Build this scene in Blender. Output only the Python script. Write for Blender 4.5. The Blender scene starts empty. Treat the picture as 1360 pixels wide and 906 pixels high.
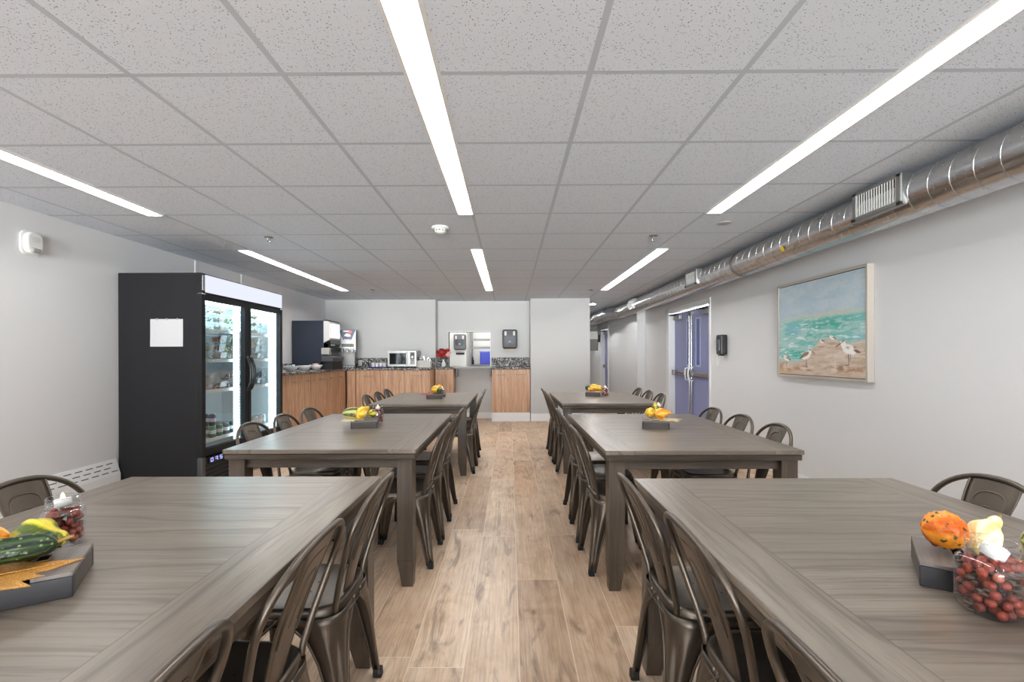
import bpy, math, random
import numpy as np
from math import sin, cos, pi, radians, sqrt, atan2
from mathutils import Vector, Matrix, Euler
random.seed(7)
SC = bpy.context.scene
COL = SC.collection

# ------------------------------------------------------------------ helpers
def s2l(c):
    c = c / 255.0
    return c / 12.92 if c <= .04045 else ((c + .055) / 1.055) ** 2.4
def rgb(r, g, b): return (s2l(r), s2l(g), s2l(b), 1.0)

class MB:
    """collects shapes into one mesh"""
    def __init__(s): s.v = []; s.f = []; s.sm = []; s.mi = []; s.m = 0
    def add(s, vs, fs, smooth=False):
        o = len(s.v); s.v += [tuple(p) for p in vs]
        for f in fs:
            s.f.append([i + o for i in f]); s.sm.append(smooth); s.mi.append(s.m)
        return s
    def box(s, x0, x1, y0, y1, z0, z1):
        if x0 > x1: x0, x1 = x1, x0
        if y0 > y1: y0, y1 = y1, y0
        if z0 > z1: z0, z1 = z1, z0
        v = [(x, y, z) for z in (z0, z1) for y in (y0, y1) for x in (x0, x1)]
        return s.add(v, [(0,2,3,1),(4,5,7,6),(0,1,5,4),(2,6,7,3),(0,4,6,2),(1,3,7,5)])
    def taper(s, a, za, b, zb):
        """box between rectangle a=(x0,x1,y0,y1) at za and b at zb"""
        v = [(x, y, za) for y in a[2:] for x in a[:2]] + [(x, y, zb) for y in b[2:] for x in b[:2]]
        return s.add(v, [(0,2,3,1),(4,5,7,6),(0,1,5,4),(2,6,7,3),(0,4,6,2),(1,3,7,5)])
    def loft(s, rings, caps=True, smooth=True, closed=True):
        n = len(rings[0]); v = [p for r in rings for p in r]; f = []
        for i in range(len(rings) - 1):
            for j in range(n if closed else n - 1):
                k = (j + 1) % n
                f.append((i*n + j, i*n + k, (i+1)*n + k, (i+1)*n + j))
        s.add(v, f, smooth)
        if caps and closed:
            s.add(rings[0], [tuple(range(n))[::-1]]); s.add(rings[-1], [tuple(range(n))])
        return s
    def tube(s, path, r, seg=8, closed=False, caps=True):
        P = [Vector(p) for p in path]; n = len(P); rings = []
        rr = r if isinstance(r, (list, tuple)) else [r] * n
        T = []
        for i in range(n):
            a = P[(i - 1) % n] if (closed or i > 0) else P[i]
            b = P[(i + 1) % n] if (closed or i < n - 1) else P[i]
            T.append((b - a).normalized())
        u = T[0].orthogonal().normalized()
        for i in range(n):
            u = (u - T[i] * u.dot(T[i])).normalized(); w = T[i].cross(u)
            rings.append([tuple(P[i] + (u * cos(2*pi*k/seg) + w * sin(2*pi*k/seg)) * rr[i]) for k in range(seg)])
        if closed: rings.append(rings[0])
        return s.loft(rings, caps and not closed)
    def lathe(s, prof, c=(0, 0, 0), seg=24, sq=0):
        """prof: (r, z) pairs; sq>0 squares the plan (superellipse)"""
        rings = []
        for r, z in prof:
            ring = []
            for k in range(seg):
                a = 2*pi*k/seg; q = 1.0
                if sq: q = (abs(cos(a))**sq + abs(sin(a))**sq) ** (-1.0/sq)
                ring.append((c[0] + r*q*cos(a), c[1] + r*q*sin(a), c[2] + z))
            rings.append(ring)
        s.loft(rings, False)
        if prof[0][0] < .002: s.add(rings[0], [tuple(range(seg))[::-1]])
        if prof[-1][0] < .002: s.add(rings[-1], [tuple(range(seg))])
        return s
    def cyl(s, a, b, r, seg=16): return s.tube([a, b], r, seg)
    def ball(s, c, r, seg=10, rin=7):
        if not isinstance(r, (tuple, list)): r = (r, r, r)
        rings = []
        for i in range(rin + 1):
            t = pi * i / rin
            rings.append([(c[0] + r[0]*max(sin(t), .001)*cos(2*pi*k/seg), c[1] + r[1]*max(sin(t), .001)*sin(2*pi*k/seg), c[2] - r[2]*cos(t)) for k in range(seg)])
        return s.loft(rings, False)
    def prism(s, poly, h0, h1, ax='z'):
        """extrude a 2D outline; ax z:(x,y) y:(x,z) x:(y,z)"""
        def P(p, h): return {'z': (p[0], p[1], h), 'y': (p[0], h, p[1]), 'x': (h, p[0], p[1])}[ax]
        n = len(poly)
        v = [P(p, h0) for p in poly] + [P(p, h1) for p in poly]
        f = [tuple(range(n))[::-1], tuple(range(n, 2*n))] + [(i, (i+1) % n, n + (i+1) % n, n + i) for i in range(n)]
        return s.add(v, f)
    def rbox(s, x0, x1, y0, y1, z0, z1, r=.01, ax='z', n=4):
        """box with rounded vertical (along ax) edges"""
        A, B = {'z': ((x0, x1), (y0, y1)), 'y': ((x0, x1), (z0, z1)), 'x': ((y0, y1), (z0, z1))}[ax]
        H = {'z': (z0, z1), 'y': (y0, y1), 'x': (x0, x1)}[ax]
        return s.prism(rrect(A[0], A[1], B[0], B[1], r, n), H[0], H[1], ax)
    def build(s, name, mat, parent=None, loc=None, rot=None, bevel=0, seg=2, weld=False):
        me = bpy.data.meshes.new(name); me.from_pydata(s.v, [], s.f)
        mats = mat if isinstance(mat, (list, tuple)) else [mat]
        for m in mats: me.materials.append(m)
        me.polygons.foreach_set('use_smooth', s.sm)
        if len(mats) > 1: me.polygons.foreach_set('material_index', s.mi)
        import bmesh
        bm = bmesh.new(); bm.from_mesh(me)
        if weld: bmesh.ops.remove_doubles(bm, verts=bm.verts, dist=1e-5)
        bmesh.ops.recalc_face_normals(bm, faces=bm.faces); bm.to_mesh(me); bm.free()
        me.update()
        o = bpy.data.objects.new(name, me); COL.objects.link(o)
        if loc is not None: o.location = loc
        if rot is not None: o.rotation_euler = rot
        if parent is not None: o.parent = parent
        if bevel:
            b = o.modifiers.new('bevel', 'BEVEL'); b.width = bevel; b.segments = seg; b.limit_method = 'ANGLE'; b.angle_limit = radians(40)
        return o

def rrect(x0, x1, y0, y1, r, n=4):
    r = min(r, abs(x1-x0)/2, abs(y1-y0)/2); out = []
    for cx, cy, a0 in ((x1-r, y1-r, 0), (x0+r, y1-r, 90), (x0+r, y0+r, 180), (x1-r, y0+r, 270)):
        for k in range(n + 1):
            a = radians(a0 + 90*k/n); out.append((cx + r*cos(a), cy + r*sin(a)))
    return out

def tag(o, label, cat, group=None, kind=None):
    o['label'] = label; o['category'] = cat
    if group: o['group'] = group
    if kind: o['kind'] = kind
    return o
def thing(name, label, cat, loc=(0, 0, 0), rotz=0, group=None):
    o = bpy.data.objects.new(name, None); COL.objects.link(o)
    o.empty_display_size = .05; o.location = loc; o.rotation_euler = (0, 0, rotz)
    return tag(o, label, cat, group)
def struct(o): o['kind'] = 'structure'; return o
def copy_tree(o, parent=None):
    c = o.copy(); COL.objects.link(c)
    if parent is not None: c.parent = parent
    for ch in list(o.children): copy_tree(ch, c)
    return c

# ------------------------------------------------------------------ materials
class NT:
    def __init__(s, name):
        s.mat = bpy.data.materials.new(name); s.mat.use_nodes = True
        s.t = s.mat.node_tree; s.n = s.t.nodes; s.n.clear()
        s.out = s.n.new('ShaderNodeOutputMaterial')
    def node(s, typ, ins=None, **kw):
        nd = s.n.new('ShaderNode' + typ)
        for k, v in kw.items(): setattr(nd, k, v)
        for k, v in (ins or {}).items(): s.set(nd.inputs[k], v)
        return nd
    def set(s, sock, v):
        if isinstance(v, bpy.types.NodeSocket): s.t.links.new(v, sock)
        elif isinstance(v, bpy.types.Node): s.t.links.new(v.outputs[0], sock)
        else: sock.default_value = v
    def m(s, op, a, b=0, c=0):
        nd = s.n.new('ShaderNodeMath'); nd.operation = op
        s.set(nd.inputs[0], a); s.set(nd.inputs[1], b); s.set(nd.inputs[2], c); return nd.outputs[0]
    def mix(s, f, a, b, blend='MIX'):
        nd = s.n.new('ShaderNodeMix'); nd.data_type = 'RGBA'; nd.blend_type = blend
        s.set(nd.inputs[0], f); s.set(nd.inputs[6], a); s.set(nd.inputs[7], b); return nd.outputs[2]
    def ramp(s, f, stops, interp='LINEAR'):
        nd = s.n.new('ShaderNodeValToRGB'); cr = nd.color_ramp; cr.interpolation = interp
        while len(cr.elements) < len(stops): cr.elements.new(.5)
        for e, (p, c) in zip(cr.elements, stops):
            e.position = p; e.color = c if len(c) == 4 else (*c, 1)
        s.set(nd.inputs[0], f); return nd.outputs[0]
    def coord(s, which='Object'): return s.n.new('ShaderNodeTexCoord').outputs[which]
    def map(s, vec, scale=(1, 1, 1), loc=(0, 0, 0), rot=(0, 0, 0)):
        return s.node('Mapping', {'Vector': vec, 'Location': loc, 'Rotation': rot, 'Scale': scale}).outputs[0]
    def noise(s, vec, scale, detail=4, rough=.55, dist=0):
        return s.node('TexNoise', {'Vector': vec, 'Scale': scale, 'Detail': detail, 'Roughness': rough, 'Distortion': dist}).outputs[0]
    def bsdf(s, **kw):
        b = s.n.new('ShaderNodeBsdfPrincipled')
        for k, v in kw.items(): s.set(b.inputs[k.replace('_', ' ')], v)
        s.t.links.new(b.outputs[0], s.out.inputs[0]); return b
    def bump(s, h, strength=.2, dist=.01):
        return s.node('Bump', {'Height': h, 'Strength': strength, 'Distance': dist}).outputs[0]

def plain(name, col, rough=.5, metal=0, var=0, scale=8, **kw):
    n = NT(name); c = col
    if var:
        f = n.noise(n.coord(), scale, 3)
        c = n.mix(f, tuple(x*(1-var) for x in col[:3]) + (1,), tuple(min(1, x*(1+var)) for x in col[:3]) + (1,))
    n.bsdf(Base_Color=c, Roughness=rough, Metallic=metal, **kw); return n.mat
def emit(name, col, strength):
    n = NT(name); e = n.node('Emission', {'Color': col, 'Strength': strength})
    n.t.links.new(e.outputs[0], n.out.inputs[0]); return n.mat
def thin_glass(name, tint=(1, 1, 1, 1), refl=.9, rough=.02, base=.0):
    n = NT(name); tr = n.node('BsdfTransparent', {'Color': tint}); gl = n.node('BsdfGlossy', {'Color': (1, 1, 1, 1), 'Roughness': rough})
    fr = n.node('LayerWeight', {'Blend': .5}).outputs['Facing']; f = n.m('ADD', n.m('MULTIPLY', n.m('POWER', fr, 3.2), refl), base)
    mx = n.node('MixShader', {0: f, 1: tr.outputs[0], 2: gl.outputs[0]})
    n.t.links.new(mx.outputs[0], n.out.inputs[0]); return n.mat

M = {}
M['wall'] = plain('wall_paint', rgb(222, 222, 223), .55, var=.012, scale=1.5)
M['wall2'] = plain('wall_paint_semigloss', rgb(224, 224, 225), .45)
M['wall3'] = plain('darkened_partition_paint', rgb(192, 192, 191), .5)  # same wall paint, darkened to hold back the light on the partition
M['trim'] = plain('white_trim', rgb(238, 238, 238), .35)
M['white'] = plain('white_enamel', rgb(240, 240, 240), .3)
M['plastic_w'] = plain('white_plastic', rgb(232, 232, 228), .35)
M['black'] = plain('black_plastic', rgb(26, 26, 29), .3)
M['dark'] = plain('matt_black', rgb(14, 14, 15), .6)
M['steel'] = plain('brushed_steel', rgb(166, 166, 165), .38, 1, var=.06, scale=30)
M['dull'] = plain('dull_steel', rgb(146, 146, 146), .55, .2)
M['chrome'] = plain('satin_chrome', rgb(205, 205, 205), .18, 1)
M['fridge'] = plain('black_coated_steel', rgb(36, 36, 38), .55, var=.04, scale=2, Specular_IOR_Level=.12)
M['rubber'] = plain('black_rubber', rgb(18, 18, 18), .7)
M['glass'] = thin_glass('clear_pane', (.96, .985, .99, 1), .75, .02, .03)
M['jarglass'] = thin_glass('jar_glass', (.94, .96, .98, 1), .9, .03, .07)
M['led_rear'] = emit('led_diffuser_rear', (1, .985, .965, 1), 54)
M['led'] = emit('led_diffuser', (1, .985, .965, 1), 35)
M['paper'] = plain('paper', rgb(192, 192, 194), .85)

def ceiling_mat():
    n = NT('acoustic_tile'); co = n.coord()
    f = n.noise(co, 260, 2, .6); v = n.node('TexVoronoi', {'Vector': co, 'Scale': 150}); v2 = n.node('TexVoronoi', {'Vector': co, 'Scale': 48})
    rnd = n.node('SeparateColor', {0: v.outputs['Color']}).outputs[0]
    rad = n.m('MULTIPLY', n.m('POWER', rnd, 2.2), .40)
    pin = n.m('LESS_THAN', v.outputs['Distance'], rad)
    pin2 = n.m('LESS_THAN', v2.outputs['Distance'], n.m('MULTIPLY', n.m('POWER', n.node('SeparateColor', {0: v2.outputs['Color']}).outputs[1], 5), .14))
    pin = n.m('MAXIMUM', pin, pin2)
    base = n.mix(f, rgb(217, 225, 236), rgb(235, 243, 254))
    st = n.noise(co, .9, 2)
    base = n.mix(n.m('MULTIPLY', st, .12), base, rgb(214, 215, 217))
    c = n.mix(n.m('MULTIPLY', pin, .8), base, rgb(78, 78, 80))
    n.bsdf(Base_Color=c, Roughness=.9, Normal=n.bump(n.m('SUBTRACT', f, n.m('MULTIPLY', pin, 2)), .25, .003)); return n.mat
M['tile'] = ceiling_mat()
M['tbar'] = plain('painted_t_bar', rgb(190, 198, 208), .5)

def floor_mat():
    n = NT('oak_plank_floor'); co = n.coord(); sx = n.node('SeparateXYZ', {0: co}); x, y = sx.outputs[0], sx.outputs[1]
    W, L = .228, 1.52
    u = n.m('DIVIDE', n.m('SUBTRACT', x, .037), W); row = n.m('FLOOR', u)
    wn = n.node('TexWhiteNoise', {'W': row}, noise_dimensions='1D')
    v = n.m('ADD', n.m('DIVIDE', n.m('SUBTRACT', y, .5), L), wn.outputs[0]); cl = n.m('FLOOR', v)
    idv = n.node('CombineXYZ', {0: row, 1: cl, 2: 3.7})
    wid = n.node('TexWhiteNoise', {'Vector': idv}, noise_dimensions='3D'); r1 = wid.outputs[0]
    rc = n.node('SeparateColor', {0: wid.outputs[1]})
    off = n.node('VectorMath', {0: wid.outputs[1], 1: (37, 53, 11)}, operation='MULTIPLY').outputs[0]
    p = n.node('VectorMath', {0: co, 1: off}, operation='ADD').outputs[0]
    g1 = n.noise(n.map(p, (7, .9, 1)), 2.2, 6, .62, 1.1)
    g2 = n.noise(n.map(p, (40, 1.1, 1)), 3, 5, .6, .5)
    g3 = n.noise(n.map(p, (2.4, 1.6, 1)), 2.4, 5, .6, .9)
    cA = n.ramp(g1, [(.25, rgb(172, 144, 117)), (.5, rgb(210, 184, 158)), (.72, rgb(230, 210, 187))])
    cB = n.ramp(g3, [(.3, rgb(172, 145, 120)), (.5, rgb(214, 190, 166)), (.72, rgb(234, 217, 197))])
    c = n.mix(.5, cA, cB)
    c = n.mix(n.m('MULTIPLY', n.ramp(g2, [(.36, (1, 1, 1)), (.56, (0, 0, 0))]), .34), c, rgb(124, 98, 76))
    # darker smoky streaks and knots
    kn = n.noise(n.map(p, (6.5, 1.2, 1), (4, 2, 0)), 1.7, 5, .6, 1.2)
    c = n.mix(n.m('MULTIPLY', n.ramp(kn, [(.55, (0, 0, 0)), (.7, (1, 1, 1))]), .62), c, rgb(98, 77, 62))
    vk = n.node('TexVoronoi', {'Vector': n.map(p, (2.6, 1.3, 1)), 'Scale': 1.5, 'Randomness': 1})
    c = n.mix(n.m('MULTIPLY', n.ramp(vk.outputs['Distance'], [(.0, (1, 1, 1)), (.07, (0, 0, 0))]), .75), c, rgb(78, 56, 42))
    tone = n.ramp(r1, [(0, rgb(216, 206, 197)), (.35, rgb(236, 230, 224)), (.7, rgb(255, 254, 252)), (1, rgb(238, 220, 200))])
    c = n.mix(1, c, tone, 'MULTIPLY')
    fu = n.m('FRACT', u); fv = n.m('FRACT', v)
    du = n.m('MULTIPLY', n.m('MINIMUM', fu, n.m('SUBTRACT', 1, fu)), W); dv = n.m('MULTIPLY', n.m('MINIMUM', fv, n.m('SUBTRACT', 1, fv)), L)
    j = n.m('LESS_THAN', n.m('MINIMUM', du, dv), .0018)
    c = n.mix(n.m('MULTIPLY', j, .7), c, rgb(228, 212, 190))  # pale joints: shine on the plank bevels put into the colour
    rgh = n.m('ADD', .3, n.m('MULTIPLY', g2, .16))
    h = n.m('SUBTRACT', n.m('MULTIPLY', g2, .25), j)
    n.bsdf(Base_Color=c, Roughness=rgh, Normal=n.bump(h, .12, .004)); return n.mat
M['floor'] = floor_mat()

def wood_dir(n, co, along, cols, seed=0, sc=1.0):
    """grain along 0:x 1:y 2:z"""
    st = [46, 46, 46]; st[along] = 1.5; wide = [9, 9, 9]; wide[along] = .7
    off = n.node('ObjectInfo').outputs['Random']
    p = n.node('VectorMath', {0: co, 1: n.node('CombineXYZ', {0: n.m('MULTIPLY', off, 31), 1: n.m('MULTIPLY', off, 17), 2: seed}).outputs[0]}, operation='ADD').outputs[0]
    a = n.noise(n.map(p, tuple(x*sc for x in st)), 3.2, 7, .7, .25)
    b = n.noise(n.map(p, tuple(x*sc for x in wide)), 1.6, 5, .6, 1.4)
    c = n.ramp(b, [(.28, cols[0]), (.5, cols[1]), (.74, cols[2])])
    fine = n.ramp(a, [(.36, (1, 1, 1)), (.5, (0, 0, 0))])
    wv = n.node('TexWave', {'Vector': n.map(p, tuple(x*sc*(.16 if i != along else .5) for i, x in enumerate(wide))), 'Scale': 3.2, 'Distortion': 9, 'Detail': 3, 'Detail Scale': 1.2}, bands_direction='XYZ'[(along+1) % 2 if along < 2 else 0]).outputs['Fac']
    fine = n.m('MAXIMUM', fine, n.m('MULTIPLY', n.ramp(wv, [(.0, (1, 1, 1)), (.09, (0, 0, 0))]), .95))
    return c, fine, a
def table_mat(name, split):
    n = NT(name); co = n.coord()
    cols = (rgb(106, 96, 86), rgb(124, 114, 103), rgb(142, 131, 119))  # lighter than the leg wood: sheen from bright walls is in the colour
    if split:      # boards across the middle, a long board down either side
        ax = n.m('ABSOLUTE', n.node('SeparateXYZ', {0: co}).outputs[0]); side = n.m('GREATER_THAN', ax, .372)
        c0, f0, a0 = wood_dir(n, co, 0, cols, 0, .62); c1, f1, a1 = wood_dir(n, co, 1, cols, 5, .62)
        c = n.mix(side, c0, c1); f = n.mix(side, f0, f1); a = n.mix(side, a0, a1)
        seam = n.m('LESS_THAN', n.m('ABSOLUTE', n.m('SUBTRACT', ax, .372)), .002)
    else:
        c, f, a = wood_dir(n, co, split if split else 2, cols); seam = 0.0
    c = n.mix(n.m('MULTIPLY', f, .52), c, rgb(68, 59, 51))
    c = n.mix(n.m('MULTIPLY', seam, .4), c, rgb(56, 49, 43))
    n.bsdf(Base_Color=c, Roughness=.3); return n.mat
M['ttop'] = table_mat('stained_lightened_top', 1)
def simple_wood(name, along, cols, dark, rough=.4, fine=.45, sc=1.0):
    n = NT(name); co = n.coord(); c, f, a = wood_dir(n, co, along, cols, 0, sc)
    c = n.mix(n.m('MULTIPLY', f, fine), c, dark)
    n.bsdf(Base_Color=c, Roughness=rough, Normal=n.bump(a, .08, .002)); return n.mat
TC = (rgb(60, 50, 41), rgb(74, 63, 53), rgb(88, 77, 65))  # same stain kept darker: shade on edges and legs is in the colour
M['twx'] = simple_wood('stained_shaded_across', 0, TC, rgb(40, 33, 27), .36)
M['twy'] = simple_wood('stained_shaded_lengthwise', 1, TC, rgb(56, 48, 41), .36)
M['twz'] = simple_wood('stained_shaded_upright', 2, TC, rgb(56, 48, 41), .36)
CC = (rgb(172, 131, 101), rgb(200, 160, 128), rgb(220, 184, 152))
M['cab'] = simple_wood('cabinet_laminate', 2, CC, rgb(140, 101, 74), .42, .62, .75)
M['traytop'] = simple_wood('grey_stained_slat', 1, (rgb(98, 90, 86), rgb(116, 107, 102), rgb(132, 123, 117)), rgb(74, 67, 63), .5, .3)
M['trayend'] = simple_wood('darkened_grey_board', 1, (rgb(62, 55, 51), rgb(74, 66, 61), rgb(88, 79, 73)), rgb(48, 42, 39), .5, .3)  # slat wood darkened because the end faces catch too much light
M['trayside'] = simple_wood('charcoal_board', 0, (rgb(26, 25, 28), rgb(34, 32, 36), rgb(44, 41, 45)), rgb(20, 20, 23), .45, .4)

def chair_mat():
    n = NT('gunmetal_steel'); co = n.coord(); f = n.noise(co, 9, 3)
    c = n.mix(f, rgb(86, 78, 70), rgb(106, 97, 88))
    n.bsdf(Base_Color=c, Roughness=n.m('ADD', .3, n.m('MULTIPLY', f, .1)), Metallic=.85); return n.mat
M['gun'] = chair_mat()

def granite_mat():
    n = NT('speckled_granite'); co = n.coord()
    v = n.node('TexVoronoi', {'Vector': n.node('VectorMath', {0: co, 1: n.node('VectorMath', {0: n.node('TexNoise', {'Vector': co, 'Scale': 40}).outputs[1], 1: (.02, .02, .02)}, operation='MULTIPLY').outputs[0]}, operation='ADD').outputs[0], 'Scale': 62})
    r = n.node('SeparateColor', {0: v.outputs['Color']}).outputs[0]
    c = n.ramp(r, [(0, rgb(26, 26, 29)), (.28, rgb(66, 65, 66)), (.5, rgb(118, 115, 114)), (.72, rgb(160, 157, 154)), (.88, rgb(206, 203, 200))], 'CONSTANT')
    n.bsdf(Base_Color=c, Roughness=.42, Specular_IOR_Level=.3); return n.mat
M['granite'] = granite_mat()

def duct_mat():
    n = NT('galvanised_duct'); co = n.coord()
    f = n.noise(n.map(co, (3, 1.5, 3)), 3, 5, .6); g = n.noise(co, 38, 4, .6)
    c = n.mix(f, rgb(182, 182, 183), rgb(228, 228, 229))
    rg = n.m('ADD', .12, n.m('MULTIPLY', g, .24))
    n.bsdf(Base_Color=c, Roughness=rg, Metallic=1); return n.mat
M['duct'] = duct_mat()
EXPO = 0.03
# ------------------------------------------------------------------ room shell
M['wall4'] = plain('darkened_back_wall_paint', rgb(204, 204, 203), .5)  # wall paint darkened against the strong light reaching the back walls
CZ = 2.389; LX = -3.64; RX = 2.85; RX2 = 2.676; YB = 9.25; YN = 9.53; YP = 9.12; YR = -8.0; YE = 15.8
GX, GY, GP = -.288, 1.857, .6096
struct(MB().box(LX-.2, RX+.4, YR-.2, YE+.2, -.1, 0).build('floor', M['floor']))

LIGHTX = [(-2.852, -2.732), (-.404, -.282), (1.545, 1.663)]
LIGHTY = [(-2.41, -.581), (.638, 3.686), (4.905, 7.953)]  # first row is added out of view behind the camera, for light
mb = MB(); h = .0118
for r in range(-17, 24):
    y0, y1 = GY + r*GP, GY + (r+1)*GP
    y0c, y1c = max(y0, YR), min(y1, YE)
    if y1c - y0c < .05: continue
    lit = any(a - .01 < (y0c+y1c)/2 < b + .01 for a, b in LIGHTY)
    for c in range(-6, 6):
        x0, x1 = GX + c*GP, GX + (c+1)*GP
        a, b = x0 + h, x1 - h
        if x0 < LX: a = LX + .01
        if x1 > RX: b = RX - .01
        if lit:
            for p, q in LIGHTX:
                if p < x1 - .02 and q > x0 + .02:
                    if (p+q)/2 > (x0+x1)/2: b = min(b, p - .004)
                    else: a = max(a, q + .004)
        if b - a < .03: continue
        yy0 = y0c + h if y0c == y0 else y0c; yy1 = y1c - h if y1c == y1 else y1c
        mb.box(a, b, yy0, yy1, CZ + .0006, CZ + .02)
struct(mb.build('ceiling', M['tile']))
mb = MB()
for c in range(-5, 6):
    x = GX + c*GP
    segs = [(YR, YE)]
    for p, q in LIGHTX:
        if p - .03 < x < q + .03:
            segs = [(LIGHTY[0][1], LIGHTY[1][0]), (LIGHTY[1][1], LIGHTY[2][0]), (LIGHTY[2][1], YE)]
    for a, b in segs: mb.box(x - .012, x + .012, a, b, CZ, CZ + .03)
for r in range(-16, 23):
    y = GY + r*GP
    lit = any(a + .05 < y < b - .05 for a, b in LIGHTY)
    xs = [LX, RX]
    if lit:
        for p, q in LIGHTX: xs[-1:-1] = [p, q]
    for k in range(0, len(xs), 2): mb.box(xs[k], xs[k+1], y - .012, y + .012, CZ + .0004, CZ + .03)
mb.box(LX, LX + .022, YR, YB, CZ + .003, CZ + .03)
struct(mb.build('trim_1', M['tbar']))
struct(MB().box(LX-.2, RX+.4, YR-.2, YE+.2, CZ + .12, CZ + .2).build('trim_2', M['wall']))

struct(MB().box(LX-.15, LX, YR, YB+.4, 0, CZ+.1).build('wall_left', M['wall']))
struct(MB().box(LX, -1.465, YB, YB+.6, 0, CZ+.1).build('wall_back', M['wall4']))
# wall of the niche with the serving hatch
HX0, HX1, HZ0, HZ1 = -1.243, -.398, 1.058, 1.764
mb = MB()
mb.box(-1.465, HX0, YN, YN+.14, 0, CZ+.1).box(HX1, .405, YN, YN+.14, 0, CZ+.1)
mb.box(HX0, HX1, YN, YN+.14, 0, HZ0).box(HX0, HX1, YN, YN+.14, HZ1, CZ+.1)
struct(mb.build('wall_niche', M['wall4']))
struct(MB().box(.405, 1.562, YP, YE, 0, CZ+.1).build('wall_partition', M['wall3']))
struct(MB().box(LX, RX+.2, YR-.15, YR, 0, .1).box(LX, RX+.2, YR-.15, YR, 2.3, CZ+.1).build('wall_rear', M['wall']))
# five tall windows added in the unseen rear wall, put in for daylight
nwin = 5; ww = (RX - LX)/nwin
for k in range(nwin):
    a, b = LX + k*ww, LX + (k+1)*ww
    mb = MB().box(a, a+.04, YR-.1, YR-.02, .1, 2.3).box(b-.04, b, YR-.1, YR-.02, .1, 2.3).box(a+.04, b-.04, YR-.1, YR-.02, .1, .15).box(a+.04, b-.04, YR-.1, YR-.02, 2.25, 2.3)
    w_ = struct(mb.build('added_window_%d' % (k+1), M['trim']))
    MB().box(a+.04, b-.04, YR-.065, YR-.06, .15, 2.25).build('added_window_pane', M['glass'], w_)
pl = bpy.data.lights.new('added_window_portal', 'AREA'); pl.shape = 'RECTANGLE'; pl.size = RX-LX; pl.size_y = 2.2; pl.cycles.is_portal = True
po = bpy.data.objects.new('added_window_portal', pl); COL.objects.link(po); po.location = ((LX+RX)/2, YR-.2, 1.2); po.rotation_euler = (pi/2, 0, 0)
struct(MB().box(1.5, RX+.4, YE, YE+.15, 0, CZ+.1).build('wall_end', M['wall']))
DY0, DYM, DY1, DZ = 6.648, 7.575, 8.43, 2.045
mb = MB()
mb.box(RX, RX+.22, YR, DY0, 0, CZ+.1).box(RX, RX+.22, DY1, 9.854, 0, CZ+.1).box(RX, RX+.22, DY0, DY1, DZ, CZ+.1)
struct(mb.build('wall_right', M['wall2']))
EY0, EY1 = 12.72, 13.72
mb = MB()
mb.box(RX2, RX+.22, 9.854, EY0, 0, CZ+.1).box(RX2, RX+.22, EY1, YE, 0, CZ+.1).box(RX2, RX+.22, EY0, EY1, DZ, CZ+.1)
struct(mb.build('wall_corridor', M['wall2']))
# base boards and trims
struct(MB().box(RX-.014, RX, YR, DY0-.05, 0, .1).box(RX-.014, RX, DY1+.07, 9.854, 0, .1).build('baseboard_right', M['trim'], bevel=.004))
struct(MB().box(.405, 1.566, YP-.015, YP, 0, .15).build('baseboard_partition', M['trim'], bevel=.004))
struct(MB().box(-1.09, -.355, YN-.015, YN, 0, .125).build('baseboard_niche', M['trim'], bevel=.004))
struct(MB().box(RX2-.014, RX2, 9.854, EY0-.06, 0, .1).build('baseboard_corridor', M['trim'], bevel=.004))
# narrow cover strips where wall panels meet
struct(MB().box(LX, LX+.006, 5.40, 5.43, 0, CZ).build('trim_3', M['trim']))
struct(MB().box(LX, LX+.006, 6.33, 6.36, 0, CZ).build('trim_4', M['trim']))
# door casings
mb = MB()
for y0, y1 in ((DY1-.045, DY1), (DY0, DY0+.045)): mb.box(RX-.012, RX+.2, y0, y1, 0, DZ)
mb.box(RX-.012, RX+.2, DY0, DY1, DZ-.02, DZ)
mb.box(RX-.012, RX, DY1, DY1+.075, 0, DZ+.05).box(RX-.012, RX, DY0, DY1+.075, DZ, DZ+.05)
struct(mb.build('trim_5', M['trim'], bevel=.003))
mb = MB()
for y0, y1 in ((EY1-.05, EY1+.06), (EY0-.04, EY0+.03)): mb.box(RX2-.015, RX2+.14, y0, y1, 0, DZ+.03)
mb.box(RX2-.015, RX2+.14, EY0-.04, EY1+.06, DZ-.02, DZ+.05)
struct(mb.build('trim_6', M['trim'], bevel=.003))

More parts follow.
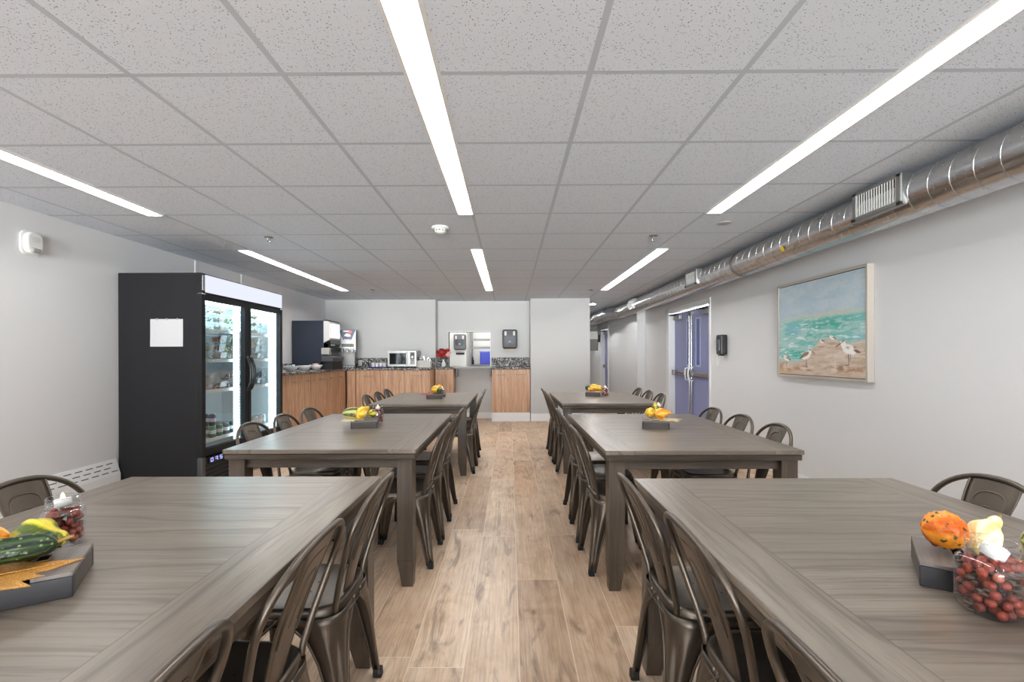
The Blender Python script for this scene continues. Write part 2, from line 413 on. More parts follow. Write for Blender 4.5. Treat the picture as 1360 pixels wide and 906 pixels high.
# ------------------------------------------------------------------ blue exit doors
M['doorblue'] = plain('slate_blue_paint', rgb(132, 138, 180), .4, var=.03, scale=2)
M['liteglass'] = plain('wired_lite', rgb(84, 96, 150), .15); M['doorlite'] = plain('pale_blue_bead', rgb(172, 178, 208), .4)
M['barred'] = plain('push_bar_pad', rgb(150, 128, 118), .35, .6)
def door_leaf(name, X, y0, y1, lite0, lite1, meet):
    """meet: +1 when the meeting edge is at y1, -1 at y0"""
    d = struct(MB().box(X, X+.045, y0, y1, .01, DZ-.03).build(name, M['doorblue'], bevel=.004))
    mb = MB(); z0, z1 = 1.12, 1.84; w = .03
    for a, b, c, e in ((lite0-w, lite1+w, z0-w, z0), (lite0-w, lite1+w, z1, z1+w), (lite0-w, lite0, z0, z1), (lite1, lite1+w, z0, z1)):
        mb.box(X-.012, X+.01, a, b, c, e)
    f = mb.build('lite_frame', M['doorlite'], d, bevel=.003)
    MB().box(X-.003, X+.004, lite0, lite1, z0, z1).build('lite_pane', M['liteglass'], f)
    # push bar across the leaf
    mb = MB().box(X-.055, X-.01, y0+.05, y1-.05, .945, 1.0)
    for a in (y0+.03, y1-.13): mb.rbox(X-.065, X, a, a+.1, .93, 1.02, .02, 'x')
    b = mb.build('push_bar', M['steel'], d, bevel=.006)
    MB().box(X-.06, X-.05, y0+.2, y1-.22, .955, .99).build('push_pad', M['barred'], b)
    ye = y1-.04 if meet > 0 else y0+.04
    mb = MB().cyl((X-.035, ye, .06), (X-.035, ye, DZ-.06), .011, 10)
    for z in (.08, 1.0, DZ-.09): mb.rbox(X-.05, X, ye-.03, ye+.03, z-.04, z+.04, .012, 'x')
    mb.build('vertical_rod', M['chrome'], d)
    mb = MB().tube([(X-.02, ye-.02*meet, .86), (X-.09, ye-.02*meet, .88), (X-.1, ye-.02*meet, .97), (X-.09, ye-.02*meet, 1.06), (X-.02, ye-.02*meet, 1.08)], .012, 8)
    mb.build('pull_handle', M['white'], d)
    yh = y0+.1 if meet > 0 else y1-.38
    mb = MB().box(X-.06, X, yh, yh+.28, DZ-.16, DZ-.085)
    cl = mb.build('door_closer', M['steel'], d, bevel=.01)
    MB().tube([(X-.045, yh+.2, DZ-.08), (X-.12, yh+.3, DZ-.07), (X-.04, yh+.1, DZ-.06)], .01, 6).build('closer_arm', M['dark'], cl)
    return d
door_leaf('door_1', 2.95, DYM+.004, DY1-.047, DYM+.10, DYM+.20, -1)
door_leaf('door_2', 2.95, DY0+.047, DYM-.004, DYM-.31, DYM-.17, 1)
door_leaf('door_3', RX2+.1, EY0+.032, EY1-.052, EY0+.4, EY0+.56, -1)

# ------------------------------------------------------------------ linear ceiling lights
M['reflector'] = plain('light_channel', rgb(225, 225, 225), .5)
where = {0: 'left row', 1: 'middle row', 2: 'right row'}
near = {0: 'added unseen behind the camera', 1: 'over the front tables', 2: 'over the rear tables'}
for i, (x0, x1) in enumerate(LIGHTX):
    for k, (y0, y1) in enumerate(LIGHTY):
        t = thing('linear_ceiling_light', 'long recessed white strip light, %s, %s' % (where[i], near[k]), 'ceiling light', ((x0+x1)/2, (y0+y1)/2, CZ), 0, 'linear strip lights in the ceiling')
        w, L = (x1-x0)/2, (y1-y0)/2
        mb = MB().box(-w, -w+.004, -L, L, -.008, .05).box(w-.004, w, -L, L, -.008, .05).box(-w, w, -L, -L+.004, -.008, .05).box(-w, w, L-.004, L, -.008, .05)
        mb.box(-w-.012, -w, -L, L, -.001, .001).box(w, w+.012, -L, L, -.001, .001)
        mb.build('light_housing', M['trim'], t)
        # channel reflector and lens
        mb = MB(); d = .022
        mb.add([(-w+.004, -L+.004, -.004), (-w+.004, L-.004, -.004), (-w+d, L-.004, .02), (-w+d, -L+.004, .02)], [(0, 1, 2, 3)])
        mb.add([(w-.004, -L+.004, -.004), (w-.004, L-.004, -.004), (w-d, L-.004, .02), (w-d, -L+.004, .02)], [(0, 1, 2, 3)])
        mb.build('reflector', M['reflector'], t)
        MB().box(-w+d, w-d, -L+.005, L-.005, .02, .032).build('lens', M['led_rear'] if k == 2 else M['led'], t)

# round fittings in the ceiling
t = thing('smoke_detector', 'white round smoke detector on the ceiling beyond the middle strip light', 'smoke detector', (-.6, 4.07, CZ))
MB().lathe([(.075, 0), (.075, -.012), (.06, -.018), (.05, -.018)], seg=28).lathe([(.001, -.018), (.055, -.018), (.055, -.03), (.05, -.042), (.03, -.055), (.001, -.058)], seg=24).build('detector_body', M['plastic_w'], t)
mb = MB()
for a in range(12): mb.box(.048*cos(a*pi/6)-.008, .048*cos(a*pi/6)+.008, .048*sin(a*pi/6)-.008, .048*sin(a*pi/6)+.008, -.036, -.028)
mb.build('sensing_slot', M['dark'], t)
t = thing('ceiling_speaker', 'flat grey disc grille in the ceiling past the right strip light', 'speaker', (1.818, 3.97, CZ))
MB().lathe([(.001, -.006), (.05, -.006), (.056, -.003), (.058, 0)], seg=32).build('speaker_grille', plain('grey_grille', rgb(176, 174, 172), .6), t)
for x, y, lb in ((-2.254, 4.378, 'metal sprinkler head in the ceiling, front left'), (1.347, 4.383, 'metal sprinkler head in the ceiling, front right'),
                 (-2.298, 7.858, 'metal sprinkler head in the ceiling, by the soda corner'), (1.384, 7.955, 'metal sprinkler head in the ceiling, near the partition')):
    t = thing('sprinkler_head', lb, 'sprinkler', (x, y, CZ), 0, 'sprinkler heads in the ceiling')
    MB().lathe([(.04, 0), (.038, -.006), (.015, -.01), (.01, -.012)], seg=20).build('escutcheon', M['steel'], t)
    MB().cyl((0, 0, -.008), (0, 0, -.045), .007, 10).tube([(.009, 0, -.012), (.016, 0, -.03), (.004, 0, -.05)], .003, 6).tube([(-.009, 0, -.012), (-.016, 0, -.03), (-.004, 0, -.05)], .003, 6).build('sprinkler_frame', M['chrome'], t)
    MB().lathe([(.001, -.049), (.016, -.049), (.016, -.052), (.001, -.053)], seg=14).build('deflector', M['chrome'], t)
t = thing('recessed_downlight', 'small round downlight in the corridor ceiling past the partition', 'ceiling light', (1.80, 10.15, CZ))
MB().lathe([(.06, 0), (.085, 0), (.085, -.006), (.06, -.004)], seg=28).build('downlight_ring', M['trim'], t)
MB().lathe([(.001, -.003), (.062, -.003), (.062, .01), (.001, .01)], seg=24).build('downlight_lens', emit('downlight', (1, .99, .97, 1), 450), t)
for y, lb in ((12.0, 'added second corridor downlight, unseen behind the partition'), (14.2, 'added last corridor downlight, unseen before the end wall')):
    c = copy_tree(t); c.location = (1.86, y, CZ); tag(c, lb, 'ceiling light')  # two added lamps out of view, brightening the corridor

# ------------------------------------------------------------------ spiral duct
t = thing('spiral_duct', 'long galvanised spiral air duct running under the ceiling along the right wall', 'air duct', (2.466, 0, 2.237))
R = .134
mb = MB().tube([(0, YR+.01, 0), (0, 10.35, 0)], R, 48)
mb.build('duct_pipe', M['duct'], t)
mb = MB().tube([(0, 10.3, 0), (-.02, 10.42, .0), (-.14, 10.66, .005), (-.165, 10.8, .005), (-.165, YE-.01, .005)], R*.98, 40)
mb.build('offset_pipe', M['duct'], t)
mb = MB(); n = int((10.3 - YR) / .13 * 28)
mb.tube([(R*cos(2*pi*i/28), YR+.03 + .13*i/28, R*sin(2*pi*i/28)) for i in range(n)], .0028, 4)
mb.build('spiral_seam', M['duct'], t)
mb = MB(); n = int((YE - 10.9) / .13 * 20)
mb.tube([(-.165 + R*.985*cos(2*pi*i/20), 10.85 + .13*i/20, .005 + R*.985*sin(2*pi*i/20)) for i in range(n)], .0028, 4)
mb.build('spiral_seam', M['duct'], t)
for y, dx in ((10.36, 0), (10.9, -.165), (12.2, -.165), (1.75, 0), (4.95, 0)):
    pr = [(R+.002, -.02), (R+.006, -.018), (R+.006, .018), (R+.002, .02)]
    rings = [[(dx + r*cos(2*pi*k/40), y + d, r*sin(2*pi*k/40)) for k in range(40)] for r, d in pr]
    MB().loft(rings, False).build('joint_band', M['steel'], t)
def grille(y0, y1, dx=0, deep=.012):
    x0 = dx - R - deep
    mb = MB(); z0, z1 = -.07, .112
    mb.box(x0, x0+.03, y0, y1, z0, z0+.022).box(x0, x0+.03, y0, y1, z1-.018, z1).box(x0, x0+.03, y0, y0+.035, z0, z1).box(x0, x0+.03, y1-.03, y1, z0, z1)
    # saddle that marries the flat face to the round pipe
    pts = [(x0+.004, z1), (x0+.004, z0), (dx - R*.72, z0 - .01), (dx - R*.6, z1 + .005)]
    for ya, yb in ((y0-.004, y0+.002), (y1-.002, y1+.004)): mb.prism(pts, ya, yb, 'y')
    mb.box(x0+.004, dx-R*.7, y0, y1, z0-.008, z0).box(x0+.004, dx-R*.6, y0, y1, z1-.002, z1+.004)
    g = mb.build('grille_frame', M['steel'], t, bevel=.002)
    MB().box(x0+.02, x0+.024, y0+.03, y1-.025, z0+.02, z1-.015).build('grille_dark', M['dark'], g)
    mb = MB(); nb = max(5, int((y1-y0-.06)/.02))
    for k in range(nb):
        y = y0+.04 + (y1-y0-.075)*k/(nb-1); mb.box(x0+.004, x0+.007, y-.0038, y+.0038, z0+.02, z1-.016)
    mb.build('grille_blade', M['plastic_w'], g)
    for y in (y0+.01, y1-.01):
        MB().box(x0-.006, x0+.01, y-.014, y+.014, z0-.006, z0+.012).build('screw_clip', M['dark'], g)
grille(2.79, 3.18); grille(5.84, 6.2); grille(8.85, 9.2)
# hanging straps
for y in (-1.2, 1.3, 3.9, 6.8, 9.3):
    mb = MB().cyl((0, y, R-.002), (0, y, CZ-2.237+.02), .004, 6)
    mb.build('hanger_rod', M['steel'], t)
a0 = radians(205)
mb = MB()
rings = [[((R+.0035)*cos(a0 + da), y, (R+.0035)*sin(a0 + da)) for da in np.linspace(-.16, .16, 6)] for y in (4.005, 4.055)]
mb.loft(rings, closed=False); mb.build('yellow_sticker', plain('yellow_label', rgb(232, 204, 44), .5), t)['label'] = 'small yellow sticker'

# ------------------------------------------------------------------ painting of shore birds
def paint_image(W=260, H=196):
    rs = np.random.RandomState(3)
    def nz(fx, fy, seed, oct=4):
        r = np.random.RandomState(seed); out = np.zeros((H, W)); amp = 1; tot = 0
        for o in range(oct):
            gx, gy = int(fx*2**o)+2, int(fy*2**o)+2; g = r.rand(gy+1, gx+1)
            X = np.linspace(0, gx-1e-3, W); Y = np.linspace(0, gy-1e-3, H)
            xi, yi = X.astype(int), Y.astype(int); a = X-xi; b = (Y-yi)[:, None]; a = a*a*(3-2*a); b = b*b*(3-2*b)
            out += amp*((g[yi][:, xi]*(1-a) + g[yi][:, xi+1]*a)*(1-b) + (g[yi+1][:, xi]*(1-a) + g[yi+1][:, xi+1]*a)*b); tot += amp; amp *= .55
        return out/tot
    v, u = np.meshgrid(np.linspace(0, 1, H), np.linspace(0, 1, W), indexing='ij')
    img = np.zeros((H, W, 3))
    def over(c, a): img[:] = img*(1-a[..., None]) + np.array(c, float)*a[..., None]
    sm = lambda x, a, b: np.clip((x-a)/(b-a), 0, 1)**2*(3-2*np.clip((x-a)/(b-a), 0, 1))
    n1, n2, n3, n4 = nz(5, 9, 1), nz(4, 22, 2), nz(10, 40, 4), nz(14, 10, 8)
    over((182, 203, 214), np.ones((H, W))); over((203, 214, 220), sm(n1, .45, .7)*.6); over((166, 194, 208), sm(n2, .52, .7)*.5)
    vh = .655 + .012*(n1-.5)
    over((190, 206, 200), sm(vh - v, -.012, .015)*.9)
    over((206, 202, 188), np.exp(-((v-.63)/.022)**2)*sm(u, .1, .6)*(1-sm(u, .75, .95))*.7)
    sea = sm(vh-.03 - v, 0, .05)
    over((168, 206, 202), sea*.85)
    over((112, 190, 182), sea*sm(n2, .47, .6)*.8)
    over((46, 160, 140), sea*np.exp(-((u-.62)/.22)**2-((v-.53)/.075)**2)*sm(n3, .36, .55)*1.0)
    over((70, 176, 160), sea*np.exp(-((u-.35)/.28)**2-((v-.43)/.06)**2)*sm(n3, .45, .6)*.9)
    over((40, 165, 150), np.exp(-((u-.23)/.12)**2-((v-.235)/.05)**2)*sm(n3, .35, .55))
    over((120, 184, 214), sea*np.exp(-((u-.2)/.1)**2-((v-.5)/.05)**2)*.7); over((140, 190, 218), np.exp(-((u-.97)/.06)**2-((v-.35)/.05)**2)*.7)
    over((238, 242, 240), sea*sm(n3, .6, .72)*.75); over((240, 244, 242), np.exp(-((u-.29)/.06)**2-((v-.405)/.016)**2)*.9)
    over((232, 236, 234), np.exp(-((u-.5)/.2)**2-((v-.47+.1*(u-.5))/.016)**2)*.5)
    shore = .16 + .2*sm(u, .25, .62) + .03*(n1-.5) - .02*np.sin(u*9)
    sand = sm(shore - v, -.015, .02)
    over((204, 186, 168), sand); over((222, 208, 196), sand*sm(n2, .45, .62)*.7); over((186, 158, 132), sand*sm(n3, .52, .66)*.6)
    over((208, 168, 124), sm(.1-v, 0, .1)*sm(.35-u, 0, .3)*.8); over((196, 172, 150), sm(.05-v, 0, .05)*.5)
    for bu, bv, s in ((.1, .075, .11), (.34, .065, .1), (.82, .085, .17)): over((146, 104, 68), np.exp(-((u-bu)/s)**2-((v-bv)/.035)**2)*sm(n4+n3, .75, 1.15)*.95)
    over((160, 122, 90), np.exp(-((u-.56)/.05)**2-((v-.3)/.012)**2)*.6); over((160, 122, 90), np.exp(-((u-.7)/.08)**2-((v-.325)/.014)**2)*.5)
    def ell(cu, cv, a, b, rot, soft=.15):
        du, dv = (u-cu)*1.36, (v-cv); c, s = cos(rot), sin(rot); p, q = du*c+dv*s, -du*s+dv*c
        return 1-sm(np.sqrt((p/a)**2+(q/b)**2), 1-soft, 1+soft)
    def seg(a, b, w):
        ax, ay, bx, by = a[0]*1.36, a[1], b[0]*1.36, b[1]; px, py = u*1.36-ax, v-ay; dx, dy = bx-ax, by-ay
        tt = np.clip((px*dx+py*dy)/(dx*dx+dy*dy), 0, 1); return 1-sm(np.hypot(px-tt*dx, py-tt*dy), w*.6, w*1.3)
    def bird(cu, cv, s, d, leg=True):
        S = lambda x, y: (cu + d*x*s/1.36, cv + y*s)
        over((244, 242, 238), ell(cu, cv, .55*s, .27*s, d*.25)); over((246, 244, 240), ell(*S(.5, .38), .2*s, .17*s, 0)); over((244, 242, 238), ell(*S(.4, .22), .2*s, .2*s, 0))
        over((150, 108, 78), ell(*S(-.15, .12), .5*s, .16*s, d*.3)*sm(n4*.6+n3*.4, .4, .55)*.95); over((96, 70, 56), ell(*S(-.6, -.1), .26*s, .07*s, d*.3)*.9)
        over((168, 128, 98), ell(*S(.48, .5), .14*s, .07*s, 0)*.8)
        over((60, 48, 44), seg(S(.66, .37), S(1.05, .18), .028*s)); over((40, 34, 32), ell(*S(.56, .42), .035*s, .035*s, 0))
        if leg:
            over((70, 54, 48), seg(S(.05, -.25), S(.02, -.85), .026*s)); over((70, 54, 48), seg(S(.02, -.85), S(.2, -.88), .022*s))
            over((110, 80, 66), seg(S(-.12, -.25), S(-.05, -.7), .018*s))
    bird(.105, .175, .1, -1); bird(.105, .175, .001, 1); bird(.37, .205, .135, 1); bird(.845, .265, .17, -1)
    bird(.56, .355, .055, -1, False); bird(.675, .385, .065, -1, False)
    img += (nz(60, 50, 6, 2)[..., None]-.5)*12
    return np.clip(img, 0, 255), W, H
PY0, PY1, PZ0, PZ1 = 3.672, 4.905, 1.052, 1.985
t = thing('framed_painting', 'square canvas of shore birds on a beach in a pale frame on right wall', 'painting', (RX, (PY0+PY1)/2, (PZ0+PZ1)/2))
pw, ph = (PY1-PY0)/2, (PZ1-PZ0)/2
mb = MB(); fw = .022
for a, b, c, e in ((-pw, pw, ph-fw, ph), (-pw, pw, -ph, -ph+fw), (-pw, -pw+fw, -ph+fw, ph-fw), (pw-fw, pw, -ph+fw, ph-fw)): mb.box(-.056, -.002, a, b, c, e)
mb.build('frame', plain('champagne_frame', rgb(178, 170, 160), .5), t, bevel=.002)
MB().box(-.042, -.004, -pw+.01, pw-.01, -ph+.01, ph-.01).build('backing', M['dark'], t)
img, W, H = paint_image()
me = bpy.data.meshes.new('canvas'); g = fw + .006
ys = np.linspace(pw-g, -pw+g, W); zs = np.linspace(-ph+g, ph-g, H)
vs = [(-.047, y, z) for z in zs for y in ys]; fs = [(j*W+i, j*W+i+1, (j+1)*W+i+1, (j+1)*W+i) for j in range(H-1) for i in range(W-1)]
me.from_pydata(vs, [], fs); at = me.color_attributes.new('paint', 'FLOAT_COLOR', 'POINT')
lin = np.where(img/255 <= .04045, img/255/12.92, ((img/255+.055)/1.055)**2.4); at.data.foreach_set('color', np.concatenate([lin.reshape(-1, 3), np.ones((W*H, 1))], 1).ravel())
n = NT('painted_canvas'); n.bsdf(Base_Color=n.node('VertexColor', layer_name='paint').outputs[0], Roughness=.55, Normal=n.bump(n.noise(n.coord(), 300, 2), .1, .001)); me.materials.append(n.mat)
o = bpy.data.objects.new('canvas', me); COL.objects.link(o); o.parent = t

# ------------------------------------------------------------------ small things on the walls
t = thing('hand_sanitizer_dispenser', 'black hand sanitizer dispenser on the right wall beside the blue doors', 'soap dispenser', (RX, 6.2, 1.28))
MB().rbox(-.1, 0, -.065, .065, .0, .26, .025, 'z').build('dispenser_body', M['black'], t, bevel=.012)
MB().box(-.105, -.09, -.045, .045, .05, .2).build('front_window', plain('smoked_window', rgb(48, 50, 56), .1), t, bevel=.005)
MB().box(-.085, -.03, -.04, .04, -.018, .0).build('push_lever', M['black'], t, bevel=.006)
t = thing('light_switch', 'small white switch plate on the right wall below the sanitizer dispenser', 'switch', (RX, 6.42, 1.12))
MB().rbox(-.008, 0, -.038, .038, 0, .12, .008, 'x').build('cover_plate', M['plastic_w'], t)
MB().box(-.013, -.006, -.015, .015, .03, .09).build('rocker', M['white'], t, bevel=.003)
t = thing('fire_alarm', 'white fire alarm sounder with strobe high on the left wall', 'fire alarm', (LX, 3.535, 2.04))
MB().rbox(0, .012, -.075, .075, 0, .185, .05, 'x', 8).build('back_box', M['plastic_w'], t)
MB().rbox(.01, .05, -.062, .062, .012, .175, .05, 'x', 8).build('sounder_cover', M['plastic_w'], t, bevel=.012)
mb = MB()
for k in range(5):
    for q in range(3): mb.ball((.051, -.02+.012*k, .105+.014*q), (.002, .005, .004), 8, 4)
mb.build('sound_grille', plain('grey_holes', rgb(196, 196, 194), .6), t)
MB().box(.045, .062, -.03, .03, .02, .055).build('strobe', plain('clear_strobe', rgb(150, 150, 146), .1), t, bevel=.006)
t = thing('wall_box', 'dark grey box mounted high on the corridor wall past the partition', 'wall screen', (2.1, 13.6, 1.42), radians(-14))
MB().box(-.45, .45, -.05, .06, 0, .72).build('screen_case', plain('dark_grey_case', rgb(92, 91, 90), .4), t, bevel=.01)
MB().box(-.45, .45, -.056, -.05, .33, .55).build('reflection_band', plain('reflection_band', rgb(196, 194, 190), .35), t)  # reflection on the screen, put into the colour as a pale strip
MB().box(.1, .52, .06, .12, .25, .45).build('bracket', M['dark'], t)
# baseboard heater
t = thing('baseboard_heater', 'long white baseboard heater with slotted sloping top along left wall', 'heater', (LX, 0, 0))
MB().prism([(0, .02), (.062, .03), (.062, .2), (.022, .335), (0, .335)], YR+.05, 4.29, 'y').build('heater_case', M['white'], t, bevel=.004)
mb = MB(); d = Vector((-.04, 0, .135)).normalized()
for r in range(3):
    for k in range(-20, 43):
        y = .1*k + .033*r
        if y > 4.22 or y < 1.2: continue
        c = Vector((.062, 0, .2)) + d*(.035 + .038*r)
        n_ = Vector((.135, 0, .04)).normalized()*.0012
        a, b = c - d*.0035 + n_, c + d*.0035 + n_
        mb.add([(a.x, y, a.z), (a.x, y+.068, a.z), (b.x, y+.068, b.z), (b.x, y, b.z)], [(0, 1, 2, 3)])
mb.build('louvre_slots', M['dark'], t)
# ------------------------------------------------------------------ glass-door drinks fridge
FX0, FX1, FY0, FY1, FH = LX + .012, -2.85, 4.323, 5.865, 2.05
M['fr_in'] = plain('fridge_liner', rgb(222, 234, 238), .35)
M['fr_led'] = emit('cool_led', (.72, .93, 1, 1), 16)
M['fr_glow'] = emit('cool_glow', (.66, .9, 1, 1), 3.6)
M['fr_sign'] = emit('lit_sign_face', (.84, .87, 1, 1), 1.0)
t = thing('drinks_fridge', 'tall black two-door glass-front drinks fridge against the left wall', 'fridge', (FX1, FY0, 0))
D, Wd = FX1 - FX0, FY1 - FY0      # local: x from -D to 0 (front), y from 0 to Wd
mb = MB()
mb.box(-D, -.05, 0, .035, .012, FH).box(-D, -.05, Wd-.035, Wd, .012, FH).box(-D, -D+.03, .035, Wd-.035, .03, FH-.001).box(-D+.03, -.05, .035, Wd-.035, FH-.03, FH-.001).box(-D+.001, -.051, .036, Wd-.036, .03, .33)
mb.build('cabinet_body', M['fridge'], t, bevel=.004)
mb = MB()
mb.box(-D+.031, -.06, .036, .045, .34, 1.85).box(-D+.031, -.06, Wd-.045, Wd-.036, .34, 1.85).box(-D+.031, -D+.04, .045, Wd-.045, .34, 1.85)
mb.box(-D+.031, -.06, .045, Wd-.045, .331, .34).box(-D+.031, -.06, .045, Wd-.045, 1.85, 1.86)
mb.build('liner', M['fr_in'], t)
# lit sign box
mb = MB().box(-.06, -.004, 0, Wd, 1.862, FH)
s_ = mb.build('sign_box', M['fridge'], t, bevel=.004)
MB().box(-.01, .004, .055, Wd-.02, 1.875, FH-.012).build('sign_face', M['fr_sign'], s_, bevel=.003)
mb = MB().box(-.05, .002, .01, .045, 1.885, FH-.02); mb.build('sign_end_cap', M['chrome'], s_, bevel=.003)
# grille and base
b_ = MB().box(-.06, -.012, .02, Wd-.02, .04, .31).build('base_grille', M['black'], t)
mb = MB()
for k in range(5): mb.box(-.014, -.002, .03, Wd-.03, .06+.042*k, .085+.042*k)
mb.build('grille_slat', M['fridge'], b_)
dsp = MB().box(-.014, .002, .10, .34, .262, .312).build('display_panel', M['black'], b_)
mb = MB(); segs = [(0, 0, 1, 0), (0, 1, 1, 1), (0, 2, 1, 2), (0, 0, 0, 1), (1, 0, 1, 1), (0, 1, 0, 2), (1, 1, 1, 2)]
for k, on in enumerate(((0, 2, 3, 4, 5, 6), (1, 2, 4, 6), (0, 1, 2, 4, 5))):
    y = .125 + .07*k
    for q in on:
        a = segs[q]; x0, x1 = y + .03*min(a[0], a[2]), y + .03*max(a[0], a[2]); z0, z1 = .27 + .016*min(a[1], a[3]), .27 + .016*max(a[1], a[3])
        mb.box(.0015, .0035, x0-.003, x1+.003, z0-.0025, z1+.0025)
mb.build('lit_digits', emit('violet_digits', (.35, .38, 1, 1), 2.2), dsp)
MB().box(-.05, .0, .0, .05, .03, .33).build('hinge_corner', plain('grey_corner', rgb(64, 64, 68), .35), t, bevel=.006)
for k, (y, z) in enumerate(((.03, 1.862), (Wd-.03, 1.862))): MB().box(-.04, .004, y-.025, y+.025, z-.014, z+.002).build('hinge', M['chrome'], t, bevel=.003)
# shelves, posts and light strips
SHZ = [.445, .93, 1.235, 1.535]
for z in SHZ:
    for a, b in ((.06, Wd/2-.02), (Wd/2+.02, Wd-.06)):
        MB().box(-D+.05, -.13, a, b, z-.006, z).box(-.135, -.125, a, b, z-.022, z+.012).build('shelf', M['white'], t)
for y in (.04, Wd/2-.012, Wd-.06): MB().box(-.16, -.14, y, y+.02, .34, 1.85).build('shelf_post', M['white'], t)
for y0, sgn in ((Wd/2-.11, 1), (Wd-.145, 1)):
    st = MB().box(-.10, -.085, y0, y0+.085, .36, 1.83).build('light_strip', M['fr_glow'], t)
    mb = MB()
    for k in range(44):
        z = .39 + .0325*k; mb.box(-.087, -.079, y0+.038, y0+.074, z, z+.018)
    mb.build('led_dots', M['fr_led'], st)
MB().box(-.45, -.07, .07, Wd-.07, 1.835, 1.848).build('added_top_light', M['fr_led'], t)  # hidden light added to brighten the fridge interior
# doors
for k, (y0, y1, lb) in enumerate(((.0, Wd/2-.004, 'left glass door'), (Wd/2+.004, Wd, 'right glass door'))):
    mb = MB(); z0, z1, fw_ = .335, 1.858, .055
    mb.box(-.052, 0, y0, y0+fw_, z0, z1).box(-.052, 0, y1-fw_, y1, z0, z1).box(-.052, 0, y0+fw_, y1-fw_, z1-fw_, z1).box(-.052, 0, y0+fw_, y1-fw_, z0, z0+.07)
    d = mb.build('door', M['fridge'], t, bevel=.004); d['label'] = lb
    MB().box(-.03, -.024, y0+fw_, y1-fw_, z0+.07, z1-fw_).build('glass_panel', M['glass'], d)
    yh = y1-.03 if k == 0 else y0+.03; s = -1 if k == 0 else 1
    MB().tube([(-.005, yh, .90), (.02, yh, .93), (.045, yh+s*.004, 1.0), (.05, yh+s*.006, 1.07), (.045, yh+s*.004, 1.16), (.02, yh, 1.24), (-.005, yh, 1.27)], [.014, .015, .014, .013, .014, .015, .014], 10).build('handle', M['black'], d)
# notice taped to the side
t2 = thing('taped_notice', 'white paper notice taped to the black side of the fridge', 'paper', (-3.175, FY0-.0008, 1.365))
sheet = MB()
xs = np.linspace(-.152, .152, 9); zs = np.linspace(0, .255, 7)
vs = [(x, -.002 - .004*max(0, (.10-z)/.1)*(.5+.5*sin(x*22)), z) for z in zs for x in xs]
sheet.add(vs, [(j*9+i, j*9+i+1, (j+1)*9+i+1, (j+1)*9+i) for j in range(6) for i in range(8)], True)
sh = sheet.build('sheet', M['paper'], t2)
mb = MB()
for a, b, c, e in ((-.105, .105, .088, .0895), (-.105, .06, .165, .1665), (-.105, -.1035, .088, .165)): mb.box(a, b, -.0066, -.0060, c, e)
for k in range(3): mb.box(-.07, .07-.03*k, -.0052, -.0046, .19+.014*k, .194+.014*k)
mb.build('faint_print', plain('faint_grey_ink', rgb(196, 196, 198), .8), sh)
mb = MB()
for x in (-.09, .0, .1): mb.box(x-.008, x+.008, -.004, -.002, .244, .262)
mb.build('tape', plain('clear_tape', rgb(150, 150, 150), .3), t2)

# goods inside the fridge -------------------------------------------------
def fpt(x, y): return (FX1 + x, FY0 + y)
M['can_g'] = plain('green_can', rgb(26, 134, 106), .3, .4); M['can_b'] = plain('navy_can', rgb(28, 46, 84), .3, .4); M['can_w'] = plain('pale_can', rgb(214, 206, 204), .3, .3)
M['can_k'] = plain('dark_teal_can', rgb(30, 62, 74), .3, .4); M['alu'] = plain('can_lid', rgb(200, 202, 204), .25, 1)
cans = {}
def can(kind, x, y, z, lb, group):
    if kind not in cans:
        t = thing('drink_can', lb, 'can', (x, y, z), 0, group)
        MB().lathe([(.026, 0), (.033, .006), (.033, .104), (.027, .117)], seg=16).build('can_body', M[kind], t)
        MB().lathe([(.027, .117), (.027, .121), (.024, .119), (.001, .118)], seg=16).build('can_lid', M['alu'], t)
        MB().lathe([(.0333, .04), (.0336, .042), (.0336, .075), (.0333, .077)], seg=16).build('can_stripe', M['white'], t)
        cans[kind] = t; return t
    c = copy_tree(cans[kind]); c.location = (x, y, z); tag(c, lb, 'can', group); return c
rowsn = ['front', 'second', 'third']
for q, kind, nm in ((0, 'can_g', 'green'), (1, 'can_g', 'green'), (2, 'can_k', 'dark teal'), (3, 'can_k', 'dark teal')):
    for r in range(3):
        for lv in range(2 if q in (0,) else 1):
            x, y = fpt(-.185-.075*r, .44+.115*q)
            kd = 'can_b' if lv else kind; nn = 'navy' if lv else nm
            can(kd, x, y, .4455 + .122*lv, '%s can %s, bottom shelf, left fridge door, %s row, %s from left' % (nn, 'stacked on another' if lv else 'standing', rowsn[r], ['first', 'second', 'third', 'fourth'][q]), 'drink cans on the bottom shelf')
for q in range(3):
    x, y = fpt(-.18, 1.23+.085*q)
    can('can_w', x, y, .4455, 'pale pink and white drink can behind the right fridge door, %s from the left' % ['first', 'second', 'third'][q], 'pale cans on the bottom right shelf')
M['clamclear'] = thin_glass('clear_plastic_box', (.9, .93, .93, 1), 1.0, .08, .07)
cols = {'berries': rgb(58, 62, 84), 'sandwich': rgb(214, 196, 140), 'fruit cup': rgb(206, 120, 84), 'salad': rgb(126, 150, 96), 'yoghurt': rgb(226, 228, 226), 'dessert': rgb(170, 140, 112)}
fm = {k: plain(k.replace(' ', '_') + '_fill', c, .6, var=.4, scale=60) for k, c in cols.items()}
tubp = {}
